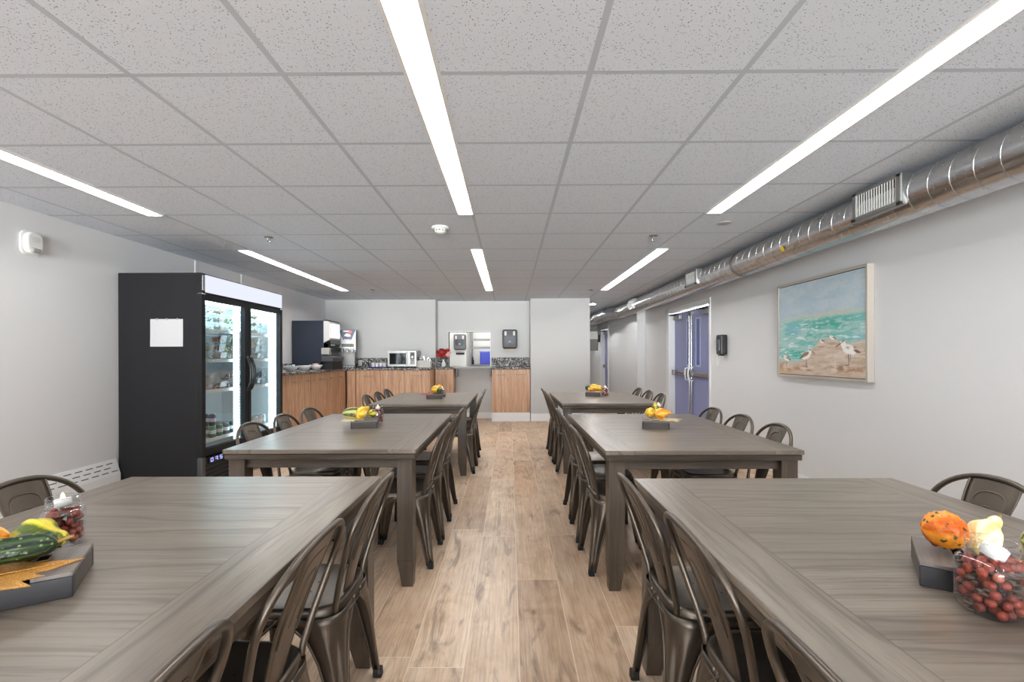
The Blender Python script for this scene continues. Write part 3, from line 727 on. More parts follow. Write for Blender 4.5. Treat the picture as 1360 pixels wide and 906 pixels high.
def tub(kind, x, y, z, lb, hgt=.075):
    if kind not in tubp:
        t = thing('food_container', lb, 'food container', (x, y, z), 0, 'clear food containers in the fridge')
        MB().loft([rr(.05, .065, 0), rr(.058, .074, hgt*.8), rr(.06, .077, hgt)], True, False).build('clear_box', M['clamclear'], t)
        mb = MB()
        for k in range(14): mb.ball((random.uniform(-.036, .036), random.uniform(-.05, .05), .014 + random.uniform(0, hgt-.035)), random.uniform(.011, .016), 7, 5)
        mb.build('filling', fm[kind], t)
        MB().loft([rr(.062, .079, hgt), rr(.062, .079, hgt+.006), rr(.052, .068, hgt+.012)], True, False).build('lid', M['clamclear'], t)
        tubp[kind] = t; return t
    c = copy_tree(tubp[kind]); c.location = (x, y, z); tag(c, lb, 'food container', 'clear food containers in the fridge'); return c
def rr(a, b, z): return [(p[0], p[1], z) for p in rrect(-a, a, -b, b, .018, 3)]
shelfn = {1: 'second shelf up', 2: 'third shelf up', 3: 'top shelf'}
plan = {1: [('berries', 6), ('berries', 6)], 2: [('sandwich', 3), ('fruit cup', 1), ('yoghurt', 2)], 3: [('yoghurt', 3), ('dessert', 2), ('salad', 1)]}
left = {1: ['yoghurt', 'berries', 'berries'], 2: ['sandwich', 'fruit cup', 'sandwich'], 3: ['yoghurt', 'dessert', 'salad']}
right = {1: ['berries', 'berries', 'berries'], 2: ['yoghurt', 'sandwich', 'yoghurt'], 3: ['yoghurt', 'dessert', 'yoghurt']}
pos = ['at the left', 'in the middle', 'at the right']
for s in (1, 2, 3):
    for side, pl, y0 in (('left', left, .42), ('right', right, 1.09)):
        for q, kind in enumerate(pl[s]):
            for lv in range({1: 2, 2: 3, 3: 3}[s] - (1 if (q + s) % 3 == 2 else 0)):
                x, y = fpt(-.225 + .01*((lv+q) % 2), y0 + .165*q)
                tub(kind, x, y, SHZ[s] + .0005 + .0885*lv, '%s tub, %s in stack %s, %s, %s fridge door' % (kind, ['lowest', 'second', 'third'][lv], pos[q], shelfn[s], side))

# ------------------------------------------------------------------ base cabinets and worktops
CT = 1.055
cab_n = ['first', 'second', 'third', 'fourth', 'fifth', 'sixth']
def cabinet(name, lb, loc, rotz, w, depth, z0, z1, doors, handle=True, group='wood-grain base cabinets'):
    """local: x across, front at y=0, body behind (+y)"""
    t = thing(name, lb, 'cabinet', loc, rotz, group)
    mb = MB().box(0, w, .02, depth, z0, z1).build('carcass', M['cab'], t)
    n = doors
    for k in range(n):
        a, b = w*k/n + .0025, w*(k+1)/n - .0025
        d = MB().box(a, b, 0, .019, z0, z1-.004).build('door', M['cab'], t, bevel=.0015)
        if handle:
            c, hw = (a+b)/2, min(.085, (b-a)*.26); zz = z1 - .105
            MB().cyl((c-hw, -.032, zz), (c+hw, -.032, zz), .0065, 10).cyl((c-hw+.012, 0, zz), (c-hw+.012, -.032, zz), .005, 8).cyl((c+hw-.012, 0, zz), (c+hw-.012, -.032, zz), .005, 8).build('handle', M['steel'], d)
    return t
XF = -3.03; YF = 8.65
ys = [5.90, 6.38, 6.83, 7.28, 7.73, 8.18, 8.63]
for k in range(6):
    cabinet('base_cabinet', 'wood-grain base cabinet along the left wall, %s past the drinks fridge' % cab_n[k], (XF, ys[k], 0), pi/2, ys[k+1]-ys[k], -(LX - XF) - .004, .1, CT-.04, 1)
xs = [-2.845, -2.39, -1.94, -1.495]
for k in range(3):
    cabinet('base_cabinet', 'wood-grain base cabinet on the rear wall, %s from the corner' % cab_n[k], (xs[k], YF, 0), 0, xs[k+1]-xs[k], YB-YF-.004, .1, CT-.04, 1)
t = thing('corner_filler_panel', 'wood-grain filler panel in the inner corner between the two cabinet runs', 'panel', (-3.01, YF, 0))
MB().box(0, .155, 0, .02, .1, CT-.045).build('filler_board', M['cab'], t); MB().box(0, .155, .02, .04, .1, CT-.06).build('backing_board', M['cab'], t)
t = thing('cabinet_end_panel', 'wood-grain end panel closing the rear cabinet run beside the niche', 'panel', (-1.493, YF, 0))
MB().box(0, .022, 0, YB-YF-.004, .1, CT-.042).build('end_board', M['cab'], t); MB().box(0, .02, .05, YB-YF-.004, 0, .1).build('toe_board', M['trim'], t)
t = cabinet('base_cabinet', 'narrow wood-grain base cabinet in the niche left of the serving hatch', (-1.455, YP, 0), 0, .36, YN-YP-.004, .1, CT-.04, 1)
MB().box(0, .36, .03, .05, 0, .1).build('plinth', M['white'], t)
t = cabinet('base_cabinet', 'two-door wood-grain cabinet on a white plinth under the paper towel dispenser', (-.352, YP-.01, 0), 0, .745, YN-YP, .172, CT-.04, 2)
MB().box(0, .745, .006, .03, 0, .17).build('plinth', M['white'], t)
mb = MB().box(.05, .73, 0, .02, 0, .1)
struct(MB().box(XF-.06, XF-.05, 5.9, YF+.06, 0, .1).box(XF-.05, -1.5, YF+.05, YF+.06, 0, .1).build('trim_7', M['dark']))
g = MB().prism([(LX+.003, 5.885), (XF+.025, 5.885), (XF+.025, YF-.025), (-1.462, YF-.025), (-1.462, YB-.004), (LX+.003, YB-.004)], CT-.039, CT).build('granite_worktop', M['granite'], bevel=.005)
tag(g, 'long L-shaped speckled granite worktop over the left and rear cabinets', 'worktop')
g = MB().box(-1.458, -1.092, YP-.022, YN-.003, CT-.039, CT).build('granite_worktop', M['granite'], bevel=.005); tag(g, 'short speckled granite worktop in the niche under the red flowers', 'worktop')
g = MB().box(-.356, .401, YP-.032, YN-.003, CT-.039, CT).build('granite_worktop', M['granite'], bevel=.005); tag(g, 'speckled granite worktop above the two-door cabinet right of the hatch', 'worktop')
for a, b, y, lb in ((LX+.02, -1.467, YB, 'long granite splashback on the rear wall behind the microwave'), (-1.458, -1.245, YN, 'short granite splashback behind the flower vase'), (-.367, .401, YN, 'granite splashback on the wall under the paper towel dispenser')):
    g = MB().box(a, b, y-.02, y-.001, CT+.0005, CT+.185).build('granite_splashback', M['granite'], bevel=.003); tag(g, lb, 'splashback')
g = MB().box(LX+.001, LX+.018, 5.9, YB-.03, CT+.0005, CT+.1).build('granite_splashback', M['granite'], bevel=.003); tag(g, 'low granite splashback along the left wall behind the bowls', 'splashback')

# ------------------------------------------------------------------ soda fountain
M['navy'] = plain('dark_navy_panel', rgb(34, 43, 58), .38, var=.12, scale=3)
M['grey_p'] = plain('light_grey_plastic', rgb(206, 206, 206), .4)
t = thing('soda_fountain', 'large dark navy soda fountain with a lit white front in the counter corner', 'drinks dispenser', (-3.05, 7.78, CT))
W_ = .48
MB().box(-.575, -.05, 0, W_, .01, .815).build('side_cabinet', M['navy'], t, bevel=.006)
hd = MB().prism([(-.05, .81), (.03, .81), (.055, .78), (.055, .50), (-.05, .44)], .005, W_-.005, 'y').build('front_head', M['grey_p'], t, bevel=.006)
MB().box(.05, .06, .03, W_-.03, .53, .765).build('lit_panel', emit('soda_sign', (1, .99, .97, 1), 1.5), hd)
MB().prism([(-.05, .82), (.028, .82), (.05, .80), (.05, .808), (.028, .826), (-.05, .828)], .0, W_, 'y').build('top_rail', M['black'], hd)
MB().box(-.05, .03, .01, W_-.01, .02, .44).build('splash_plate', M['black'], t)
MB().prism([(-.05, .46), (.055, .495), (.07, .43), (.03, .36), (-.05, .36)], .01, W_-.01, 'y').build('nozzle_hood', M['black'], t, bevel=.006)
for k in range(5):
    y = .08 + .08*k
    nz_ = MB().lathe([(.018, 0), (.022, .03), (.026, .07), (.02, .075)], (.06, y, .285), 14).box(.04, .08, y-.022, y+.022, .35, .37).build('nozzle', M['black'], t)
    MB().box(.085, .092, y-.02, y+.02, .3, .36).build('lever', M['dark'], nz_)
MB().rbox(-.075, .05, -.03, .1, .245, .36, .012, 'x').build('valve_cover', plain('pale_grey_cover', rgb(192, 190, 186), .35, .3), t, bevel=.006)
MB().prism([(-.08, .13), (.11, .13), (.12, .2), (.08, .232), (-.08, .232)], -.02, W_-.02, 'y').build('drip_tray', plain('charcoal_tray', rgb(70, 72, 78), .4), t, bevel=.008)
mb = MB()
for k in range(8): mb.box(.0, .1, .02+.055*k, .04+.055*k, .2325, .236)
mb.build('tray_slots', M['dark'], t)
MB().box(-.1, .1, .0, W_-.02, 0, .13).build('base_stand', M['dark'], t)
mb = MB().tube([(.060, .05+.018*k, .40 + .016*(k % 2) + .006*sin(k*2.1)) for k in range(10)], .006, 6)
mb.build('white_script', M['white'], t)

# ------------------------------------------------------------------ coffee machine
t = thing('coffee_dispenser', 'light grey hot drinks dispenser with a V-shaped navy badge on top', 'coffee machine', (-3.035, 8.74, CT), radians(18))
w = .155
MB().prism([(-w, .0), (w*.86, 0), (w*.86, .3), (w, .31), (w, .725), (-w, .725), (-w, .31), (-w*.86, .3), (-w*.86, .03)][:8], .09, .44, 'y').build('machine_body', M['grey_p'], t, bevel=.006)
MB().rbox(-w, w, 0, .1, .33, .725, .012, 'y').build('front_door', plain('silver_door', rgb(196, 197, 199), .35, .25), t, bevel=.006)
bd = MB().prism([(-.15, .72), (.15, .72), (.075, .53), (.03, .50), (-.03, .50), (-.075, .53)], -.008, 0, 'y').build('badge', plain('navy_badge', rgb(50, 52, 92), .3), t)
mb = MB().prism([(-.06, .535), (.06, .535), (.03, .502), (-.03, .502)], -.011, -.008, 'y').rbox(-.075, .03, -.011, -.008, .675, .7, .01, 'y')
mb.prism([(-.06, .6), (-.02, .65), (.05, .63), (.07, .59), (.02, .57)], -.011, -.008, 'y'); mb.build('badge_patch', M['white'], bd)
mb = MB().prism([(.045+.04*cos(a*.52), .675+.035*sin(a*.52)) for a in range(12)], -.0105, -.008, 'y'); mb.build('badge_dot', plain('coral_dot', rgb(226, 120, 120), .4), bd)
mb = MB().tube([(-.03, -.012, .6), (-.015, -.012, .56), (0, -.012, .585), (.015, -.012, .56), (.03, -.012, .6)], .005, 6); mb.build('badge_mark', plain('violet_mark', rgb(72, 66, 150), .4), bd)
ds = MB().box(-.1, .115, -.006, 0, .395, .455).build('display', M['black'], t, bevel=.003)
MB().lathe([(.02, 0), (.02, .004), (.001, .004)], (0, 0, 0), 16).build('orange_button', plain('orange_button', rgb(236, 150, 50), .4), ds, (.09, -.006, .425), (pi/2, 0, 0))
for k in range(3): MB().lathe([(.016, 0), (.022, .03), (.03, .07), (.032, .09)], (-.085+.085*k, -.005, .275), 14).build('spout', plain('pale_spout', rgb(214, 214, 214), .35) if k == 0 else bpy.data.materials['pale_spout'], t)
MB().rbox(-.13, .12, .05, .1, .11, .27, .02, 'y').build('back_plate', plain('pale_plate', rgb(196, 196, 196), .45), t)
tr = MB().box(-.14, .145, -.09, .12, .0, .045).build('drip_tray', M['black'], t, bevel=.006)
mb = MB()
for k in range(5): mb.box(-.12+.05*k, -.095+.05*k, -.0915, -.089, .02, .028)
mb.build('tray_slot', M['steel'], tr)

# ------------------------------------------------------------------ microwave and the things beside it
t = thing('microwave_oven', 'stainless steel microwave oven on the rear granite worktop', 'microwave', (-2.295, 8.80, CT))
MB().box(0, .54, .02, .40, .025, .322).build('oven_case', M['steel'], t, bevel=.004)
d = MB().rbox(0, .375, 0, .02, .025, .32, .006, 'y').build('door', M['steel'], t)
MB().box(.035, .345, -.003, .001, .065, .275).build('door_window', plain('dark_oven_glass', rgb(30, 34, 38), .06), d)
MB().box(.352, .37, -.03, 0, .05, .3).build('door_handle', M['chrome'], d, bevel=.006)
cp = MB().rbox(.378, .54, 0, .02, .025, .32, .006, 'y').build('control_panel', M['steel'], t)
MB().box(.425, .505, -.003, .001, .07, .29).build('keypad', M['black'], cp)
mb = MB()
for r in range(4):
    for c in range(3): mb.box(.432+.025*c, .449+.025*c, -.005, -.003, .08+.022*r, .096+.022*r)
mb.build('key', M['grey_p'], cp)
MB().cyl((.465, -.02, .2), (.465, 0, .2), .024, 18).build('dial', M['white'], cp)
MB().box(.434, .496, -.005, -.003, .245, .275).build('clock', plain('dim_clock', rgb(60, 72, 76), .1), cp)
for x in (.04, .5):
    for y in (.05, .36): MB().cyl((x, y, 0), (x, y, .026), .015, 10).build('foot', M['rubber'], t)
t = thing('blue_tray', 'thin dark blue tray holding white cups left of the microwave', 'tray', (-2.49, 8.93, CT))
MB().loft([[(x, y, 0) for x, y in rrect(-.17, .17, -.10, .10, .02)], [(x, y, .018) for x, y in rrect(-.185, .185, -.115, .115, .02)], [(x, y, .018) for x, y in rrect(-.18, .18, -.11, .11, .02)], [(x, y, .005) for x, y in rrect(-.165, .165, -.095, .095, .02)]], True, False).build('tray_dish', plain('deep_blue_plastic', rgb(34, 34, 116), .35), t)
mb = MB()
for s in (-1, 1): mb.box(s*.182-.006, s*.182+.006, -.04, .04, .012, .022)
mb.build('tray_lip', M['navy'], t)
cupp = None
for k in range(4):
    lb = 'white square paper cup on the blue tray, %s from the left' % cab_n[k]; x = -2.60 + .072*k
    if cupp is None:
        cupp = thing('paper_cup', lb, 'cup', (x, 8.93, CT+.0055), 0, 'white cups on the blue tray')
        MB().lathe([(.026, 0), (.033, .085), (.034, .087), (.031, .085), (.024, .005), (.001, .004)], seg=24, sq=6).build('cup_wall', M['white'], cupp)
        MB().lathe([(.0335, .083), (.0355, .086), (.0335, .089)], seg=24, sq=6).build('cup_rim', M['white'], cupp)
    else:
        c = copy_tree(cupp); c.location = (x, 8.93, CT+.0055); tag(c, lb, 'cup', 'white cups on the blue tray')
t = thing('cutlery_box', 'pale square-cornered caddy with cutlery standing in it right of the microwave', 'caddy', (-1.63, 8.86, CT))
mb = MB().box(-.13, .13, 0, .012, 0, .135).box(-.13, .13, .178, .19, 0, .135).box(-.13, -.118, .012, .178, 0, .135).box(.118, .13, .012, .178, 0, .135).box(-.118, .118, .012, .178, 0, .012).box(-.05, -.042, .012, .178, .012, .13).box(.042, .05, .012, .178, .012, .13)
mb.build('caddy_box', plain('pale_grey_wood', rgb(206, 203, 196), .6, var=.04, scale=20), t, bevel=.003)
for k in range(12):
    x = -.1 + .018*k + random.uniform(-.004, .004); y = .05 + .1*random.random(); tz = random.uniform(-.012, .012); hh = random.uniform(.165, .215)
    c = thing('fork' if k % 2 else 'spoon', '%s standing in the pale caddy, %s from the left' % ('steel fork' if k % 2 else 'steel spoon', ['first', 'second', 'third', 'fourth', 'fifth', 'sixth', 'seventh', 'eighth', 'ninth', 'tenth', 'eleventh', 'twelfth'][k]), 'cutlery', (-1.63+x, 8.86+y, CT+.0135), 0, 'cutlery in the pale caddy')
    MB().tube([(0, 0, 0), (tz, 0, hh*.7)], [.004, .003], 6).build('shaft', M['chrome'], c)
    if k % 2:
        mb = MB().box(tz-.009, tz+.009, -.0015, .0015, hh*.7, hh*.82)
        for q in (-1, 0, 1): mb.box(tz+.007*q-.0018, tz+.007*q+.0018, -.0015, .0015, hh*.82, hh)
        mb.build('fork_tines', M['chrome'], c)
    else: MB().ball((tz, 0, hh*.86), (.013, .004, .026), 10, 6).build('spoon_bowl', M['chrome'], c)
t = thing('wall_outlet', 'white outlet plate set in the granite splashback beside the drinks dispenser', 'outlet', (-2.95, YB-.021, 1.085))
MB().rbox(-.036, .036, -.006, 0, 0, .115, .006, 'y').build('cover_plate', M['plastic_w'], t)
mb = MB()
for z in (.035, .08):
    for x in (-.008, .008): mb.box(x-.002, x+.002, -.008, -.005, z-.008, z+.008)
mb.build('socket_slot', M['dark'], t)
# bowls of creamers along the left run
bowlp = None
M['sachet'] = {'blue': plain('blue_wrap', rgb(120, 180, 210), .4), 'red': plain('red_wrap', rgb(214, 120, 120), .4), 'white': M['white']}
for k, (y, lb, cs) in enumerate(((6.70, 'white bowl of blue and white packets nearest the drinks fridge', ('blue', 'white')), (7.13, 'plain white bowl between the two bowls of packets', ('white',)), (7.57, 'white bowl of red and white packets nearest the soda fountain', ('red', 'white')))):
    if k == 0:
        t = thing('serving_bowl', lb, 'bowl', (-3.135, y, CT), 0, 'white bowls on the left worktop')
        MB().lathe([(.001, 0), (.04, 0), (.047, .007), (.08, .038), (.102, .076), (.099, .0765), (.076, .041), (.04, .012), (.001, .009)], seg=36).build('bowl_shell', M['white'], t)
        MB().lathe([(.098, .074), (.104, .076), (.102, .079), (.097, .077)], seg=36).build('bowl_rim', M['white'], t)
        bowlp = t
    else:
        t = copy_tree(bowlp); t.location = (-3.135, y, CT); tag(t, lb, 'bowl', 'white bowls on the left worktop')
    q = thing('creamer_packets', 'heap of %s packets in the bowl %s' % (' and '.join(cs), ['nearest the drinks fridge', 'in the middle of three', 'nearest the soda fountain'][k]), 'packets', (-3.135, y, CT+.017)); q['kind'] = 'stuff'
    for c in cs:
        mb = MB()
        for _ in range(16 if k != 1 else 8):
            a, r_ = random.random()*2*pi, .055*sqrt(random.random()); z = random.uniform(.02, .068 if k != 1 else .03)
            b = MB().box(-.018, .018, -.012, .012, -.006, .006); R_ = Euler((random.random()*3, random.random()*3, random.random()*3)).to_matrix()
            mb.add([tuple(R_ @ Vector(p) + Vector((r_*cos(a), r_*sin(a), z))) for p in b.v], b.f)
        mb.build('packet_heap', M['sachet'][c], q)['kind'] = 'stuff'

# flowers in the niche
t = thing('flower_vase', 'small white bottle vase on the niche worktop holding red and blush blooms', 'vase', (-1.312, 9.28, CT))
MB().lathe([(.001, 0), (.036, 0), (.042, .02), (.04, .08), (.02, .115), (.017, .14), (.02, .146), (.014, .146), (.012, .11)], seg=24).build('vase_body', M['white'], t)
MB().lathe([(.017, .14), (.0225, .146), (.017, .15)], seg=24).build('vase_lip', M['white'], t)
reds = [plain('red_petal', rgb(168, 36, 36), .6, var=.25, scale=40), plain('blush_petal', rgb(232, 170, 168), .6, var=.15, scale=40), plain('dark_red_petal', rgb(124, 26, 30), .6)]
leafm = plain('leaf_green', rgb(66, 82, 52), .6)
spots = [(-.075, -.02, .235, .056, 0), (-.03, -.05, .28, .06, 0), (-.04, .03, .335, .054, 2), (.015, -.03, .225, .054, 0), (.02, .02, .315, .056, 2), (-.1, .02, .30, .05, 0), (.075, -.02, .235, .054, 1), (.105, .01, .29, .05, 1), (.09, -.04, .335, .045, 0)]
for k, (x, y, z, r_, c) in enumerate(spots):
    f = thing('flower', '%s bloom in the white vase, %s counting from the left' % (['red', 'blush pink', 'dark red'][c], {-.1: 'first', -.075: 'second', -.04: 'third', -.03: 'fourth', .015: 'fifth', .02: 'sixth', .075: 'seventh', .09: 'eighth', .105: 'ninth'}[x]), 'flower', (-1.312, 9.28, CT+.09), 0, 'blooms in the white vase')
    MB().tube([(0, 0, .02), (x*.3, y*.3, (z-.09)*.6), (x, y, z-.09)], .003, 6).build('stem', leafm, f)
    mb = MB(); c0 = Vector((x, y, z-.09))
    for ring, (nn, rad, el) in enumerate(((7, 1, .1), (6, .9, .75), (6, .9, -.7), (3, .5, 1.4))):
        for q in range(nn):
            a = 2*pi*(q + .5*ring)/nn; p = c0 + Vector((cos(a)*cos(el), sin(a)*cos(el), sin(el)*.8))*r_*rad*.6
            mb.ball(p, (r_*.44, r_*.44, r_*.38), 7, 5)
    mb.build('petals', reds[c], f)
    if k % 2 == 0: MB().ball((x*.6, y*.6, (z-.09)*.72), (.028, .012, .012), 8, 5).build('leaf', leafm, f)

# ------------------------------------------------------------------ serving hatch, paper towels
t = thing('serving_shelf', 'stainless steel shelf on two brackets under the serving hatch', 'shelf', (0, 0, 0))
MB().box(HX0-.002+.15, HX1+.04, YN-.33, YN-.001, 1.022, 1.05).build('shelf_plate', M['dull'], t, bevel=.004)
for x in (-1.06, -.385): MB().box(x-.014, x+.014, YN-.2, YN-.001, .86, 1.022).build('bracket', M['dull'], t, bevel=.004)
struct(MB().box(HX0, HX1, YN-.012, YN+.16, HZ0-.012, HZ0).box(HX0-.012, HX0, YN-.012, YN+.16, HZ0, HZ1).box(HX1, HX1+.012, YN-.012, YN+.16, HZ0, HZ1).box(HX0-.012, HX1+.012, YN-.012, YN+.16, HZ1, HZ1+.012).build('trim_8', M['trim']))
M['kwall'] = plain('kitchen_white', rgb(240, 239, 235), .5)
KX0, KX1, KY = -2.6, .395, 12.0
mb = MB().box(KX0-.1, KX0, YN+.61, KY, 0, 2.5).box(KX1-.05, KX1+.01, YN+.14, KY, 0, 2.5)
mb.box(KX0-.1, KX1, KY, KY+.1, 0, 2.5)
struct(mb.build('wall_kitchen', M['kwall']))
struct(MB().box(KX0, -.98, 10.6, 10.75, 0, 2.5).build('wall_kitchen_side', M['kwall']))
t = thing('added_kitchen_light', 'white kitchen ceiling panel light, added unseen beyond the hatch', 'ceiling light', (-.8, 10.2, CZ))  # lamps added out of view to light the kitchen
MB().box(-.55, .55, -.3, .3, -.03, 0).build('light_frame', M['trim'], t); MB().box(-.53, .53, -.28, .28, -.034, -.03).build('light_lens', emit('kitchen_lens', (1, .99, .96, 1), 7), t)
t2_ = copy_tree(t); t2_.location = (-.3, 11.4, CZ); tag(t2_, 'second white kitchen ceiling panel light, added unseen farther beyond the hatch', 'ceiling light')
def towel(lb, loc, s, mat, sheet):
    t = thing('paper_towel_dispenser', lb, 'towel dispenser', loc)
    w_, h_, d_ = .145*s, .37*s, .2*s
    c_ = MB().rbox(-w_, w_, -d_, -.001, 0, h_, .035*s, 'y', 5).build('dispenser_cover', mat, t, bevel=.015*s)
    MB().rbox(-.1*s, .1*s, -d_-.006*s, -d_+.002, .09*s, .25*s, .04*s, 'y', 6).build('sight_window', plain('tinted_window', rgb(26, 30, 46), .3, Specular_IOR_Level=.3), c_)
    mb = MB()
    for x in (-.085*s, .085*s): mb.rbox(x-.02*s, x+.02*s, -d_-.004, -d_+.001, .25*s, .335*s, .012*s, 'y')
    mb.build('shiny_catch', M['grey_p'], c_)
    MB().ball((0, -d_-.004, .13*s), (.022*s, .006, .018*s), 12, 6).build('emblem', M['grey_p'], c_)
    MB().box(-w_*.85, w_*.85, -d_*.8, -.001, -.012*s, .004).build('lower_slot', M['dark'], t)
    if sheet: MB().box(-.1*s, .1*s, -d_*.6, -d_*.59, -.06*s, 0).build('paper_sheet', plain('cream_paper', rgb(214, 204, 188), .8), t)
    return t
towel('black paper towel dispenser on the niche wall right of the hatch', (.003, YN, 1.428), 1.0, plain('gloss_black', rgb(24, 25, 29), .35, Specular_IOR_Level=.3), True)
t = towel('grey smoked paper towel dispenser on the white kitchen wall seen through hatch', (-1.115, 10.6, 1.42), .92, plain('smoked_grey', rgb(80, 78, 77), .4), False)
MB().box(-.09, .09, -.1, -.001, -.115, -.07).build('hanging_tray', M['dark'], t, bevel=.004)
mb = MB()
for x in (-.08, .0, .08): mb.box(x-.025, x+.025, -.006, -.001, .44, .47)
mb.box(-.1, -.06, -.006, -.001, .38, .43).box(.06, .1, -.006, -.001, .38, .43); mb.build('wall_sticker', plain('pink_grey_print', rgb(214, 190, 186), .6), t)
t = thing('steel_shelving', 'steel kitchen shelving unit behind the hatch with the blue crate', 'shelving', (-.5, 11.05, 0))
for x in (-.42, .42):
    for y in (0, .45): MB().cyl((x, y, 0), (x, y, 2.1), .022, 12).build('post', M['steel'], t)
for z in (1.075, 1.49, 1.68):
    mb = MB().box(-.44, .44, -.02, .47, z-.012, z); mb.box(-.44, .44, -.03, -.02, z-.05, z+.0).build('shelf', M['dull'], t)
t = thing('blue_crate', 'bright blue plastic crate on the steel shelving seen through the hatch', 'crate', (-.40, 11.24, 1.0755))
MB().rbox(-.30, .30, -.2, .2, 0, .285, .02, 'z').build('crate_body', plain('bright_blue', rgb(6, 44, 186), .4), t)
MB().rbox(-.31, .31, -.21, .21, .285, .31, .025, 'z').build('crate_rim', plain('rim_blue', rgb(40, 88, 220), .3), t)
t = thing('steel_pan', 'grey steel pan resting on top of the blue crate', 'pan', (-.30, 11.24, 1.386))
MB().lathe([(.001, 0), (.13, 0), (.17, .07), (.175, .07), (.135, -.0)], seg=28, sq=5).build('pan_bowl', M['steel'], t)
MB().box(-.2, -.16, -.03, .03, .055, .066).build('pan_handle', M['dark'], t)
t = thing('dark_bottle', 'dark blue squeeze bottle by the left post of the steel shelving', 'bottle', (-.885, 11.15, 1.0755))
MB().lathe([(.001, 0), (.035, 0), (.036, .1), (.015, .13), (.014, .15)], seg=18).build('bottle_body', plain('navy_bottle', rgb(34, 40, 76), .3), t)
MB().lathe([(.017, .145), (.017, .175), (.001, .178)], seg=14).build('bottle_cap', M['dark'], t)
t = thing('prep_counter', 'steel kitchen counter just beyond the serving hatch', 'counter', (-.8, 9.95, 0))
MB().box(-.45, .45, -.2, .5, .98, 1.02).build('counter_top', M['dull'], t, bevel=.004)
for x in (-.4, .4):
    for y in (-.15, .45): MB().cyl((x, y, 0), (x, y, .98), .02, 10).build('leg', M['steel'], t)
# ------------------------------------------------------------------ tables
TW, TL, TH = 1.058, 1.592, .76
TABS = [('front left', -1.076, .386), ('front right', 1.043, .345), ('middle left', -1.042, 2.548), ('middle right', 1.038, 2.498), ('rear left', -.971, 4.932), ('rear right', 1.085, 5.007)]
def make_table():
    t = thing('dining_table', '', 'table', (0, 0, 0), 0, 'dark wood dining tables')
    w, l = TW/2, TL/2
    MB().box(-w, w, -l, l, TH-.024, TH).build('tabletop', M['ttop'], t, bevel=.003)
    for s in (-1, 1):
        MB().box(-w+.008, w-.008, s*(l-.008), s*(l-.035), TH-.056, TH-.027).build('edge_moulding', M['twx'], t, bevel=.003)
        MB().box(s*(w-.008), s*(w-.035), -l+.035, l-.035, TH-.056, TH-.027).build('edge_moulding', M['twy'], t, bevel=.003)
        MB().box(-w+.1, w-.1, s*(l-.05), s*(l-.072), TH-.11, TH-.0455).build('apron', M['twx'], t, bevel=.002)
        MB().box(s*(w-.05), s*(w-.072), -l+.1, l-.1, TH-.11, TH-.0455).build('apron', M['twy'], t, bevel=.002)
    MB().box(-w+.04, w-.04, -l+.04, l-.04, TH-.045, TH-.0245).build('underside', M['twx'], t)
    a, k = .088, .022
    for sx in (-1, 1):
        for sy in (-1, 1):
            X = sorted((sx*(w-k), sx*(w-k-a))); Y = sorted((sy*(l-k), sy*(l-k-a)))
            Xb = sorted((sx*(w-k), sx*(w-k-.06))); Yb = sorted((sy*(l-k), sy*(l-k-.06)))
            mb = MB().taper((*X, *Y), .14, (*X, *Y), TH-.0565).taper((*Xb, *Yb), .0, (*X, *Y), .14)
            mb.build('leg', M['twz'], t, bevel=.003)
    return t
tproto = make_table()
for i, (nm, x, y) in enumerate(TABS):
    t = tproto if i == 0 else copy_tree(tproto)
    t.location = (x, y + TL/2, 0)
    lb = {'front left': 'large dark stained wooden table in the left foreground', 'front right': 'large dark stained wooden table in the right foreground', 'middle left': 'dark stained wooden table in front of the drinks fridge', 'middle right': 'dark stained wooden table nearest the blue double doors', 'rear left': 'dark stained wooden table nearest the base cabinets', 'rear right': 'dark stained wooden table nearest the white partition'}[nm]
    tag(t, lb, 'table', 'dark wood dining tables')

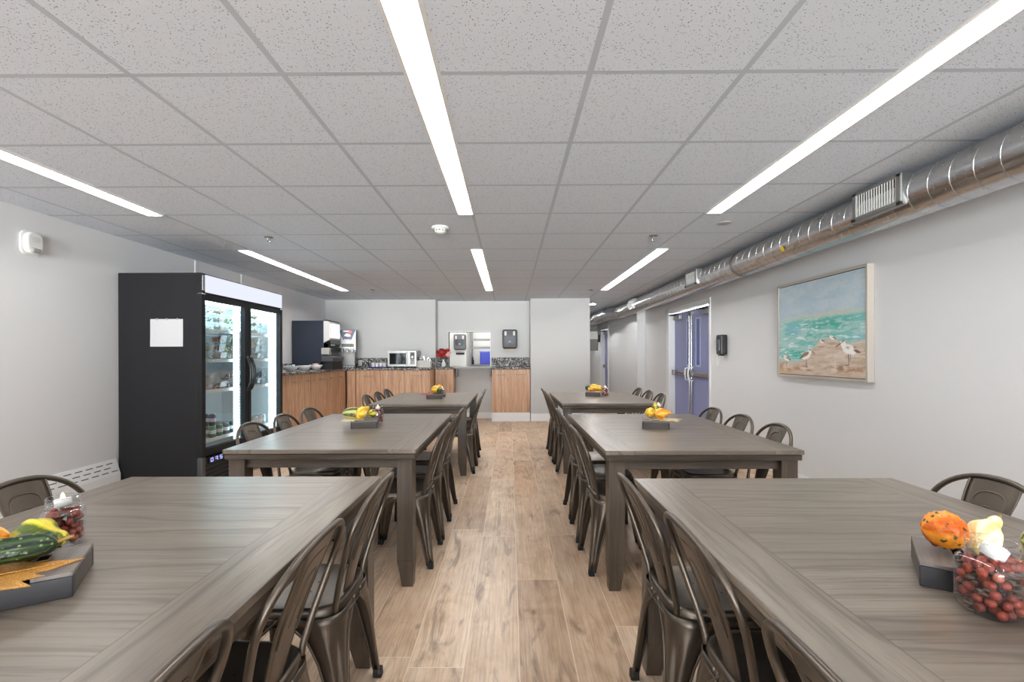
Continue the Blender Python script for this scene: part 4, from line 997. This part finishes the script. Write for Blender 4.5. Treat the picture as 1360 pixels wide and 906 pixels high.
# ------------------------------------------------------------------ metal cafe chairs
def make_chair():
    """front towards +y, origin on the floor under the seat"""
    t = thing('metal_chair', '', 'chair', (0, 0, 0), 0, 'gunmetal cafe chairs')
    N = 40
    def ring(s, z, dy=0):
        out = []
        for k in range(N):
            a = 2*pi*k/N; q = (abs(cos(a))**4.2 + abs(sin(a))**4.2)**(-1/4.2)
            y = .178*q*sin(a); w = .178 - .008*(1 - (y+.178)/.356)
            out.append((w*q*cos(a)*s, y*s + dy, z))
        return out
    mb = MB().loft([ring(.01, .441), ring(.5, .442), ring(.8, .444), ring(.9, .449), ring(.96, .4505), ring(.995, .446), ring(1.01, .436), ring(1.02, .418), ring(1.03, .398), ring(1.02, .397), ring(1.0, .43), ring(.97, .44), ring(.9, .44), ring(.01, .434)], False)
    s = mb.build('seat', M['gun'], t)
    mb = MB()
    for x, y in ((0, 0), (.035, .035), (-.035, .035), (.035, -.035), (-.035, -.035)): mb.lathe([(.001, .4424), (.004, .4426), (.0042, .4418)], (x, y, 0), 8)
    mb.build('drain_holes', M['dark'], s)
    MB().tube(ring(1.035, .4), .004, 6, True).build('seat_bead', M['gun'], s)
    # sheet-metal legs: an angle section that widens into the seat skirt
    zs = [.425, .40, .375, .35, .32, .28, .22, .15, .08, .02]
    wd = [.168, .15, .122, .10, .086, .070, .057, .046, .037, .030]
    for sx in (-1, 1):
        for sy in (-1, 1):
            rings = []; beadA = []; beadB = []
            foot = (.192*sx, .205*sy if sy > 0 else -.222)
            for z, w in zip(zs, wd):
                f = (1 - z/.425); f = f*.75 + .25*f*f
                cx = (.181*sx)*(1-f) + foot[0]*f; cy = (.181*sy)*(1-f) + foot[1]*f
                r = min(.075, w*.58); gv = .010*max(0, min(1, (.36-z)/.04))*max(0, min(1, z/.07))
                pts = [(cx - sx*w, cy)]
                for k in range(9):
                    a = pi/2*k/8; px = cx - sx*r + sx*r*sin(a); py = cy - sy*r + sy*r*cos(a)
                    g = gv*max(0, 1-abs(k-4)/2.2); pts.append((px - sx*g, py - sy*g))
                pts.append((cx, cy - sy*w))
                rings.append([(p[0], p[1], z) for p in pts]); beadA.append(rings[-1][0]); beadB.append(rings[-1][-1])
            mb = MB().loft(rings, False, True, False).tube(beadA, .0038, 6).tube(beadB, .0038, 6)
            l_ = mb.build('leg', M['gun'], t)
            so = l_.modifiers.new('sheet', 'SOLIDIFY'); so.thickness = .002; so.offset = 0
            MB().taper((foot[0]-.017-sx*.012, foot[0]+.017-sx*.012, foot[1]-.017-sy*.012, foot[1]+.017-sy*.012), 0, (foot[0]-.016-sx*.013, foot[0]+.016-sx*.013, foot[1]-.016-sy*.013, foot[1]+.016-sy*.013), .035).build('foot_cap', M['rubber'], l_, bevel=.004)
    # back hoop
    def back_y(z): return -.160 - .115*max(0, (z-.44)/.39)**1.15
    path = []
    side = [(.140, .43), (.146, .46), (.163, .53), (.184, .60), (.200, .66)]
    for x, z in side: path.append((x, back_y(z), z))
    for k in range(1, 24):
        a = pi*k/24; ex = 2/2.25
        x = .206*math.copysign(abs(cos(a))**ex, cos(a)); z = .675 + .158*abs(sin(a))**ex
        path.append((x, back_y(z) - .02*(1-(x/.206)**2), z))
    for x, z in side[::-1]: path.append((-x, back_y(z), z))
    MB().tube(path, .0098, 10).build('back_hoop', M['gun'], t)
    # pressed back slat
    def sy_(x, z, hw): return back_y(z) - .02*max(0, (z-.6)/.23) - .004 + .010*((x/hw)**2)
    rings = []; zz = np.linspace(.428, .828, 15)
    for z in zz:
        hw = .046 + .042*min(1, max(0, (z-.44)/.34)); xs = np.linspace(-hw, hw, 9)
        fr = [(x, sy_(x, z, hw) + .0015, z) for x in xs]; bk = [(x, sy_(x, z, hw) - .0015, z) for x in xs[::-1]]
        rings.append(fr + bk)
    mb = MB().loft(rings, True, True)
    for sgn in (-1, 1): mb.tube([(sgn*(.046+.042*min(1, max(0, (z-.44)/.34))), sy_(.05, z, .05), z) for z in zz], .0036, 6)
    sl = mb.build('back_slat', M['gun'], t)
    mb = MB()
    for hw0, zt, zb in ((.056, .785, .56), (.024, .735, .60)):
        P = [(-hw0*.86, zb), (-hw0*.94, (zb+zt)/2-.02)]
        for k in range(11):
            a = pi - pi*k/10; P.append((hw0*math.copysign(abs(cos(a))**.7, cos(a)), zt-.05*hw0/.056 + .05*hw0/.056*abs(sin(a))**.7))
        P += [(hw0*.94, (zb+zt)/2-.02), (hw0*.86, zb)]
        mb.tube([(x, sy_(x, z, .085) + .0006, z) for x, z in P], .0042, 6)
    mb.build('pressed_rib', M['gun'], sl)
    mb = MB()
    for x in (-.035, .035): mb.ball((x, -.186, .425), (.005, .003, .005), 8, 5)
    mb.build('rivet', M['steel'], sl)
    return t
cproto = make_chair(); used = False
def put_chair(x, y, rz, lb):
    global used
    c = cproto if not used else copy_tree(cproto)
    used = True
    c.location = (x, y, 0); c.rotation_euler = (0, 0, rz); tag(c, lb, 'chair', 'gunmetal cafe chairs')
where_t = {'front left': 'left foreground table', 'front right': 'right foreground table', 'middle left': 'table by the fridge', 'middle right': 'table by the blue doors', 'rear left': 'rear table by the cabinets', 'rear right': 'rear table by the partition'}
ordn = ['nearest camera', 'middle of three', 'farthest from camera']
CH = {  # offsets of the seat centres along each side: aisle side, wall side (None = outside the frame)
 'front left': ([.28, .79, 1.29], [None, None, 1.25]),
 'front right': ([.33, .88, 1.32], [None, None, 1.30]),
 'middle left': ([.43, .87, 1.30], [.49, .94, 1.37]),
 'middle right': ([.39, .86, 1.32], [.44, .90, 1.36]),
 'rear left': ([.30, .75, 1.2], [.30, .76, 1.22]),
 'rear right': ([.30, .75, 1.2], [.36, .82, 1.27]),
}
OUT = .17 - .12      # seat centre relative to the table edge
for nm, x, y in TABS:
    left_t = 'left' in nm
    for side in ('aisle', 'wall'):
        sgn = (1 if left_t else -1) * (1 if side == 'aisle' else -1)
        for k, off in enumerate(CH[nm][0 if side == 'aisle' else 1]):
            if off is None: continue
            d_ = .165 + random.uniform(-.008, .008)
            if side == 'aisle' and 'front' in nm: d_ += ([.05, .043, .03] if left_t else [.05, .05, .015])[k]
            xx = x + sgn*(TW/2 - d_ ); rz = (pi/2 if sgn > 0 else -pi/2) + random.uniform(-.025, .025)
            put_chair(xx, y + off, rz, 'gunmetal chair on the %s side of the %s, %s' % (side, where_t[nm], ordn[k]) if not (side == 'wall' and 'front' in nm) else 'gunmetal metal chair by the %s wall, partly in frame at the %s' % ('left' if left_t else 'right', where_t[nm]))

# ------------------------------------------------------------------ harvest centrepieces
def stripe_mat(name, a, b, c, n_rib, spots=None, rough=.42):
    n = NT(name); co = n.coord(); sx = n.node('SeparateXYZ', {0: co})
    gn = n.node('SeparateXYZ', {0: n.coord('Generated')}); ang = n.m('ARCTAN2', n.m('SUBTRACT', gn.outputs[1], .5), n.m('SUBTRACT', gn.outputs[2], .5))
    f = n.noise(co, 26, 4); w = n.m('SINE', n.m('ADD', n.m('MULTIPLY', ang, n_rib), n.m('MULTIPLY', f, 3.2)))
    col = n.ramp(n.m('ADD', n.m('MULTIPLY', w, .5), .5), [(.22, a), (.5, b), (.8, c)])
    col = n.mix(n.m('MULTIPLY', n.ramp(n.noise(co, 60, 4), [(.52, (0, 0, 0)), (.66, (1, 1, 1))]), .5), col, c)
    if spots:
        v = n.node('TexVoronoi', {'Vector': co, 'Scale': spots[1]})
        col = n.mix(n.ramp(n.m('ADD', v.outputs['Distance'], n.m('MULTIPLY', f, .35)), [(spots[2], (1, 1, 1)), (spots[2]+.1, (0, 0, 0))]), col, spots[0])
    n.bsdf(Base_Color=col, Roughness=rough, Normal=n.bump(n.noise(co, 70, 3), .5, .005)); return n.mat
GM = {
 'orange': stripe_mat('orange_gourd_skin', rgb(206, 92, 8), rgb(228, 118, 14), rgb(238, 152, 44), 3, (rgb(52, 62, 30), 58, .40)),
 'cream': stripe_mat('cream_gourd_skin', rgb(226, 206, 132), rgb(238, 226, 166), rgb(246, 238, 196), 5),
 'green': stripe_mat('striped_green_gourd_skin', rgb(56, 84, 34), rgb(128, 140, 66), rgb(206, 196, 130), 5),
 'darkgreen': stripe_mat('dark_green_gourd_skin', rgb(10, 22, 13), rgb(18, 36, 20), rgb(52, 78, 40), 9, (rgb(120, 140, 92), 75, .32), .35),
 'yellow': stripe_mat('yellow_gourd_skin', rgb(224, 166, 24), rgb(240, 192, 46), rgb(246, 214, 90), 4),
 'lime': stripe_mat('lime_gourd_skin', rgb(78, 96, 24), rgb(176, 170, 36), rgb(226, 206, 66), 4),
 'gold': stripe_mat('golden_gourd_skin', rgb(228, 134, 14), rgb(244, 162, 34), rgb(248, 196, 84), 4),
}
M['gstem'] = plain('dry_stem', rgb(150, 120, 66), .7, var=.3, scale=40)
P_ROUND = [(0, .0), (.04, .35), (.14, .68), (.3, .92), (.5, 1), (.7, .93), (.86, .7), (.96, .36), (1, .0)]
P_PEAR = [(0, .0), (.03, .42), (.12, .78), (.26, .98), (.4, 1), (.54, .84), (.66, .6), (.78, .46), (.9, .42), (.97, .34), (1, .0)]
P_LONG = [(0, .0), (.03, .4), (.1, .72), (.22, .95), (.38, 1), (.54, .86), (.68, .78), (.84, .82), (.94, .7), (.985, .4), (1, .0)]
def gourd(lb, kind, prof, L, R, loc, rz, tilt=0, ribs=8, rib=.05, warts=0, bend=0, seed=1, group=None):
    """lies along local x with its underside on z = 0"""
    rs = random.Random(seed)
    t = thing('gourd', lb, 'gourd', loc, rz, group)
    rings = []; seg = 40; ns = 26
    T = [i/ns for i in range(ns+1)]
    pt, pr_ = zip(*prof)
    for s in T:
        s2 = (1-cos(pi*s))/2; r = float(np.interp(s2, pt, pr_))*R; r = max(r, .0006)
        cx = (s2-.5)*L; cz = R + sin(tilt)*(s2-.4)*L; cy = bend*(s2-.5)**2
        ring = []
        for k in range(seg):
            a = 2*pi*k/seg; q = 1 + rib*cos(ribs*a)*min(1, r/R*1.2)
            if warts: q += warts*max(0, sin(a*9+s2*23+1.7*sin(s2*31))*sin(a*5-s2*37))**1.3
            ring.append((cx*cos(tilt) , cy + r*q*cos(a), cz + r*q*sin(a)))
        rings.append(ring)
    mb = MB().loft(rings, False); zmin = min(p[2] for p in mb.v); mb.v = [(p[0], p[1], p[2]-zmin) for p in mb.v]
    b = mb.build('gourd_body', GM[kind], t)
    e = rings[-1][0]; ez = R + sin(tilt)*.6*L - zmin; ex = .5*L*cos(tilt); ey = bend*.25
    MB().tube([(ex-.006, ey, ez), (ex+.006, ey, ez+.002), (ex+.02, ey+.004, ez+.006)], [.0055, .0042, .0035], 7).build('gourd_stem', M['gstem'], t)
    return t
def leaf_outline(s):
    pts = [(0, -.55), (.06, -.32), (.34, -.42), (.30, -.24), (.52, -.16), (.40, -.02), (.62, .16), (.38, .18), (.42, .36), (.22, .28), (.20, .42), (.10, .36), (.0, .66)]
    full = pts + [(-x, y) for x, y in pts[-2:0:-1]]
    return [(x*s, y*s) for x, y in full]
def leaf_mat(name, a, b, sparkle):
    n = NT(name); co = n.coord(); f = n.noise(co, 420 if sparkle else 40, 2, .7)
    c = n.ramp(f, [(.35, a), (.6, b), (.78, rgb(255, 236, 190))] if sparkle else [(.3, a), (.7, b)])
    n.bsdf(Base_Color=c, Roughness=.38 if sparkle else .6, Metallic=.25 if sparkle else 0, Normal=n.bump(f, .4 if sparkle else .1, .002)); return n.mat
LM = {'gold': leaf_mat('gold_glitter', rgb(170, 112, 44), rgb(222, 166, 84), True), 'red': leaf_mat('red_glitter', rgb(150, 40, 26), rgb(214, 84, 58), True), 'cream': leaf_mat('pale_gold_leaf', rgb(214, 194, 140), rgb(238, 224, 180), False), 'copper': leaf_mat('copper_leaf', rgb(190, 120, 66), rgb(226, 170, 110), True)}
def leaf(lb, kind, s, loc, rz, droop=.02, group='decorative leaves on the trays'):
    t = thing('decorative_leaf', lb, 'leaf', loc, rz, group)
    out = leaf_outline(s); n = len(out); vs = []; fs = []
    for lev in (1, .66, .33):
        for x, y in out:
            r = sqrt(x*x+y*y)*lev/s; vs.append((x*lev, y*lev, .0012 + max(0, r-.3)*0 + .004*sin(lev*9 + x*60)*lev**2))
    vs.append((0, 0, .003))
    for L_ in range(2):
        for k in range(n): fs.append((L_*n+k, L_*n+(k+1) % n, (L_+1)*n+(k+1) % n, (L_+1)*n+k))
    for k in range(n): fs.append((2*n+k, 2*n+(k+1) % n, 3*n))
    b = MB().add(vs, fs, True).build('leaf_blade', LM[kind], t)
    so = b.modifiers.new('thick', 'SOLIDIFY'); so.thickness = .0014; so.offset = 1
    MB().tube([(0, -.55*s, .002), (0, 0, .0045), (0, .6*s, .002)], .0013, 5).build('leaf_vein', LM[kind], t)
    MB().tube([(0, -.54*s, .002), (.006*s, -.68*s, .002)], .0012, 5).build('leaf_stem', LM[kind], t)
    return t
# slatted tray
TRL, TRW, TRH = .38, .182, .053
def make_tray():
    t = thing('wooden_tray', '', 'tray', (0, 0, 0), 0, 'slatted wooden trays')
    l, w = TRL/2, TRW/2
    for s in (-1, 1):
        MB().box(-l, l, s*w, s*(w-.012), 0, TRH-.009).build('side_board', M['trayside'], t, bevel=.0015)
        MB().box(s*l, s*(l-.012), -w+.012, w-.012, 0, TRH-.009).build('end_board', M['trayend'], t, bevel=.0015)
    MB().box(-l+.013, l-.013, -w+.013, w-.013, 0, .008).build('base_board', M['dark'], t)
    for a, b in ((-l, -l+.066), (-l+.09, -l+.167), (-.023+.005, .023-.005), (l-.167, l-.09), (l-.066, l)):
        MB().box(a, b, -w, w, TRH-.0085, TRH).build('top_slat', M['traytop'], t, bevel=.0015)
    return t
trp = make_tray(); tr_used = False
def tray(lb, loc, rz):
    global tr_used
    t = trp if not tr_used else copy_tree(trp); tr_used = True
    t.location = loc; t.rotation_euler = (0, 0, rz); tag(t, lb, 'tray', 'slatted wooden trays'); return t
# jar of rose hips
n = NT('rose_hip_skin'); oi = n.noise(n.coord(), 22, 2); cc = n.ramp(oi, [(.3, rgb(84, 24, 16)), (.5, rgb(134, 46, 28)), (.7, rgb(166, 76, 50))]); n.bsdf(Base_Color=cc, Roughness=.5, Normal=n.bump(n.noise(n.coord(), 120, 2), .5, .003)); M['hip'] = n.mat
M['cone'] = plain('pine_cone_scale', rgb(86, 70, 60), .7, var=.35, scale=60)
M['wax'] = plain('white_wax', rgb(246, 244, 240), .5, Subsurface_Weight=.2, Subsurface_Radius=(.01, .01, .01))
M['flame'] = emit('warm_candle_tip', (1, .72, .34, 1), 3.0)
def jar(lb, loc, h, R, detail, seed, rz=.3, tilt=(0, 0)):
    rs = random.Random(seed)
    t = thing('glass_jar', lb, 'jar', loc, rz, 'jars of rose hips')
    sq = 3.6
    k = 28
    MB().lathe([(.001, .003), (R*.78, .0), (R*.93, .008), (R, .03*h/.14), (R, h*.64), (R*.95, h*.72), (R*.80, h*.77)], seg=40, sq=sq).build('jar_body', M['jarglass'], t)
    MB().lathe([(R*.80, h*.765), (R*.80, h*.79), (R*.86, h*.80), (R*.86, h*.815), (R*.81, h*.83), (R*.84, h*.86), (R*.81, h*.885), (R*.84, h*.91), (R*.81, h*.94), (R*.84, h*.985), (R*.80, h), (R*.77, h*.985)], seg=40).build('jar_neck', M['jarglass'], t)
    mb = MB(); n_ = {2: (13, 8), 1: (9, 6), 0: (7, 4)}[detail]; hr = {2: .0096, 1: .014, 0: .018}[detail]
    sg, ri = {2: (10, 7), 1: (8, 5), 0: (6, 4)}[detail]
    mc = MB()
    for lev in range(int((h*.70-.012)/(hr*1.75))+1):
        z = hr + .006 + lev*hr*1.75
        if z > h*.78: break
        for rad in (R-hr*1.2, R-hr*3.1, R-hr*4.8):
            if rad < hr: continue
            m_ = max(3, int(2*pi*rad/(hr*2.05)))
            for q in range(m_):
                a = 2*pi*(q + .5*(lev % 2) + rs.uniform(-.2, .2))/m_; f = (abs(cos(a))**sq + abs(sin(a))**sq)**(-1/sq)
                lim = 1.0 if z < h*.6 else .80
                p = (rad*f*lim*cos(a), rad*f*lim*sin(a), z + rs.uniform(-.004, .004))
                if rs.random() < .16: 
                    for w_ in range(5):
                        b = rs.uniform(0, 6.28); mc.ball((p[0]+.006*cos(b), p[1]+.006*sin(b), p[2]+rs.uniform(-.007, .007)), (.007, .007, .0025), 6, 4)
                else: mb.ball(p, (hr*rs.uniform(.85, 1.02), hr*rs.uniform(.85, 1.02), hr*rs.uniform(.85, 1)), sg, ri)
        if lev and z > h*.60: mb.ball((0, 0, z), hr, sg, ri)
    o = mb.build('rose_hips', M['hip'], loc=loc); o.rotation_euler = (0, 0, rz)
    tag(o, 'rose hips filling the ' + lb, 'rose hips', 'rose hips in the jars', 'stuff')
    if mc.v:
        o = mc.build('cone_scales', M['cone'], loc=loc); o.rotation_euler = (0, 0, rz)
        tag(o, 'pine cone scales in the ' + lb, 'pine cones', 'cone scales in the jars', 'stuff')
    top = min(h*.80, h*.70+.012)
    c = thing('tea_light', 'candle in the ' + lb, 'candle', (loc[0], loc[1], loc[2]+top), rz, 'tea lights in the jars')
    rr_ = min(.02, R*.42)
    cup = MB().lathe([(.001, 0), (rr_, 0), (rr_, .02), (rr_*.92, .021), (rr_*.85, .018), (.001, .018)], seg=24).build('candle_cup', M['wax'], c, rot=(tilt[0], tilt[1], 0))
    MB().lathe([(.0042, .016), (.0058, .022), (.0045, .03), (.001, .037)], seg=12).build('flame_tip', M['flame'], cup)
T_ = TH + .0004
def onrow(nm, dx, dy): 
    x, y = [(a, b) for n0, a, b in TABS if n0 == nm][0]; return x+dx, y+dy
Z1 = TH + .0004 + TRH + .0004
def at_tray(c, rz, u, v, z=0): return (c[0] + u*cos(rz) - v*sin(rz), c[1] + u*sin(rz) + v*cos(rz), Z1 + z)
# left foreground
c, r = (-1.134, .964), radians(31.3)
tray('slatted dark wooden tray under the gold glitter leaf on the left foreground table', (c[0], c[1], T_), r)
jar('glass jar behind the tray on the left foreground table', (-1.215, 1.268, T_), .128, .044, 2, 5, .5, (-.25, -.12))
leaf('gold glitter maple leaf hanging over the front edge of the left foreground tray', 'gold', .25, at_tray(c, r, .035, -.05, .001), r+radians(-82))
gourd('long dark green warty gourd lying across the left foreground tray', 'darkgreen', P_LONG, .26, .033, at_tray(c, r, .018, -.014, .006), r+radians(2), 0, 11, .05, .14, .04, 3)
gourd('lime yellow pear-shaped gourd with a brown tip beside the jar, left foreground', 'lime', P_PEAR, .125, .04, at_tray(c, r, .108, .054, .001), r+radians(-42), 0, 7, .06, 0, 0, 4)
gourd('smooth golden orange gourd half out of the frame, left foreground', 'gold', P_ROUND, .12, .04, at_tray(c, r, -.01, .078, .001), r+radians(10), 0, 6, .05, 0, 0, 6)
# right foreground
c, r = (1.105, .994), radians(-36)
tray('slatted dark wooden tray behind the big jar on the right foreground table', (c[0], c[1], T_), r)
jar('big glass jar in front of the tray on the right foreground table', (.945, .925, T_), .142, .048, 2, 9, .15, (.3, .25))
leaf('red glitter leaf half hidden under the gourds on the right foreground tray', 'red', .17, at_tray(c, r, .0, -.012, .001), r+radians(40), .01)
gourd('round warty orange gourd with green flecks, right foreground tray', 'orange', P_ROUND, .086, .04, at_tray(c, r, -.138, .012, .0052), r+radians(20), 0, 9, .03, .16, 0, 2)
gourd('pale cream gourd with a raised neck behind the big jar, right foreground', 'cream', P_PEAR, .095, .033, at_tray(c, r, -.066, .035, .0052), r+radians(55), .55, 8, .04, .03, 0, 8)
gourd('green and cream striped gourd at the right frame edge, right foreground', 'green', P_LONG, .16, .042, at_tray(c, r, .066, .03, .0052), r+radians(-4), 0, 10, .04, 0, 0, 5)
# middle left
c, r = (-1.07, 3.47), radians(104)
tray('slatted tray with three striped gourds on the table in front of the fridge', (c[0], c[1], T_), r)
jar('glass jar beside the gourds on the table in front of the fridge', (-1.005, 3.56, T_), .13, .042, 1, 12)
leaf('pale gold leaf under the gourds on the table in front of the fridge', 'cream', .16, (c[0]-.055, c[1]-.125, Z1+.001), radians(60))
gourd('yellow and green striped gourd left of three on the tray by the fridge', 'green', P_ROUND, .15, .04, (c[0]-.06, c[1]-.10, Z1+.0052), radians(14), 0, 9, .05, 0, 0, 7)
gourd('bright yellow necked gourd in the middle of the tray by the fridge', 'yellow', P_PEAR, .13, .04, (c[0]+.012, c[1]-.10, Z1+.0052), radians(70), .35, 8, .05, .03, 0, 9)
gourd('pale green striped gourd right of three on the tray by the fridge', 'lime', P_ROUND, .10, .028, (c[0]+.052, c[1]-.02, Z1+.0052), radians(80), 0, 9, .05, 0, 0, 10)
# middle right
c, r = (1.06, 3.42), radians(74)
tray('slatted tray with three heaped gourds on the table nearest the blue doors', (c[0], c[1], T_), r)
jar('glass jar behind the heaped gourds on the table nearest the blue doors', (1.165, 3.68, T_), .13, .042, 1, 15)
leaf('pale gold leaf reaching right off the tray on the table nearest the blue doors', 'cream', .19, (c[0]+.045, c[1]-.105, Z1+.001), radians(-80))
gourd('golden gourd at the front right of the tray nearest the blue doors', 'gold', P_PEAR, .14, .038, (c[0]+.022, c[1]-.105, Z1+.0052), radians(28), 0, 8, .05, .05, 0, 11)
gourd('yellow warty gourd at the front left of the tray nearest the blue doors', 'yellow', P_ROUND, .09, .036, (c[0]-.052, c[1]-.055, Z1+.0052), radians(60), 0, 8, .04, .07, 0, 12)
gourd('green and yellow gourd standing behind the others on the tray nearest the blue doors', 'lime', P_PEAR, .14, .034, (c[0]+.01, c[1]+.03, Z1+.0052), radians(75), .5, 8, .05, .04, 0, 13)
# rear left
c, r = (-.92, 5.74), radians(97)
tray('small slatted tray with a red leaf on the table nearest the cabinets', (c[0], c[1], T_), r)
jar('glass jar behind the yellow gourds on the table nearest the cabinets', (-.835, 5.77, T_), .13, .044, 0, 18)
leaf('red glitter leaf at the left of the tray on the table nearest the cabinets', 'red', .17, (c[0]-.06, c[1]-.11, Z1+.001), radians(70))
gourd('yellow gourd in the middle of the tray on the table nearest the cabinets', 'yellow', P_ROUND, .10, .045, (c[0]+.02, c[1]-.09, Z1+.0052), radians(20), 0, 8, .05, .03, 0, 14)
gourd('golden gourd behind the yellow one on the table nearest the cabinets', 'gold', P_ROUND, .09, .046, (c[0]+.045, c[1]+.03, Z1+.0052), radians(70), .3, 8, .05, .03, 0, 15)
gourd('dark green gourd by the jar on the tray nearest the cabinets', 'darkgreen', P_ROUND, .08, .034, (c[0]+.078, c[1]-.12, Z1+.0052), radians(80), 0, 8, .05, .03, 0, 16)
# rear right
c, r = (1.07, 6.05), radians(80)
tray('small slatted tray with a copper leaf on the table nearest the partition', (c[0], c[1], T_), r)
jar('glass jar right of the tray on the table nearest the partition', (1.20, 5.90, T_), .125, .045, 0, 21)
leaf('copper leaf under the gourds on the table nearest the partition', 'copper', .18, (c[0]+.06, c[1]-.11, Z1+.001), radians(-60))
gourd('yellow gourd on top at the right of the tray nearest the partition', 'yellow', P_LONG, .15, .042, (c[0]+.03, c[1]-.06, Z1+.0052), radians(-24), -.1, 8, .05, .03, 0, 17)
gourd('dark green gourd at the left of the tray nearest the partition', 'darkgreen', P_ROUND, .10, .036, (c[0]-.055, c[1]-.0, Z1+.0052), radians(30), 0, 8, .05, .03, 0, 18)
gourd('small brown orange gourd at the front of the tray nearest the partition', 'gold', P_ROUND, .07, .026, (c[0]-.05, c[1]-.12, Z1+.0052), radians(10), 0, 8, .05, .05, 0, 19)

# ------------------------------------------------------------------ camera, world, view
cam = bpy.data.cameras.new('camera'); co = bpy.data.objects.new('camera', cam); COL.objects.link(co)
cam.sensor_width = 36; cam.lens = 622.12/1360*36; cam.clip_start = .02; cam.clip_end = 100
cam.shift_x = (680-673.82)/1360; cam.shift_y = (473.24-453)/1360
co.matrix_world = Matrix.Translation((0, 0, 1.266)) @ Matrix.Rotation(.005, 4, 'Z') @ Matrix.Rotation(pi/2, 4, 'X') @ Matrix.Rotation(-.003, 4, 'Z')
SC.camera = co
w = bpy.data.worlds.new('world'); SC.world = w; w.use_nodes = True
# dim sky above; bright lower half is added to throw light up at the ceiling
nt = w.node_tree; bg = nt.nodes['Background']
tc = nt.nodes.new('ShaderNodeTexCoord'); sp = nt.nodes.new('ShaderNodeSeparateXYZ'); cr = nt.nodes.new('ShaderNodeValToRGB')
nt.links.new(tc.outputs['Generated'], sp.inputs[0]); mr = nt.nodes.new('ShaderNodeMapRange'); mr.inputs[1].default_value = -.02; mr.inputs[2].default_value = .03
nt.links.new(sp.outputs[2], mr.inputs[0]); nt.links.new(mr.outputs[0], cr.inputs[0])
cr.color_ramp.elements[0].color = (1, 1, 1, 1); cr.color_ramp.elements[1].color = (.12, .123, .127, 1)
nt.links.new(cr.outputs[0], bg.inputs[0]); bg.inputs[1].default_value = 55
vs = SC.view_settings; vs.view_transform = 'Standard'; vs.look = 'None'; vs.gamma = 1; vs.use_curve_mapping = False
vs.exposure = EXPO
cy = SC.cycles
cy.use_denoising = True; cy.use_adaptive_sampling = False; cy.max_bounces = 10; cy.diffuse_bounces = 6; cy.glossy_bounces = 4; cy.transparent_max_bounces = 24; cy.transmission_bounces = 6
cy.caustics_reflective = False; cy.caustics_refractive = False; cy.sample_clamp_indirect = 4
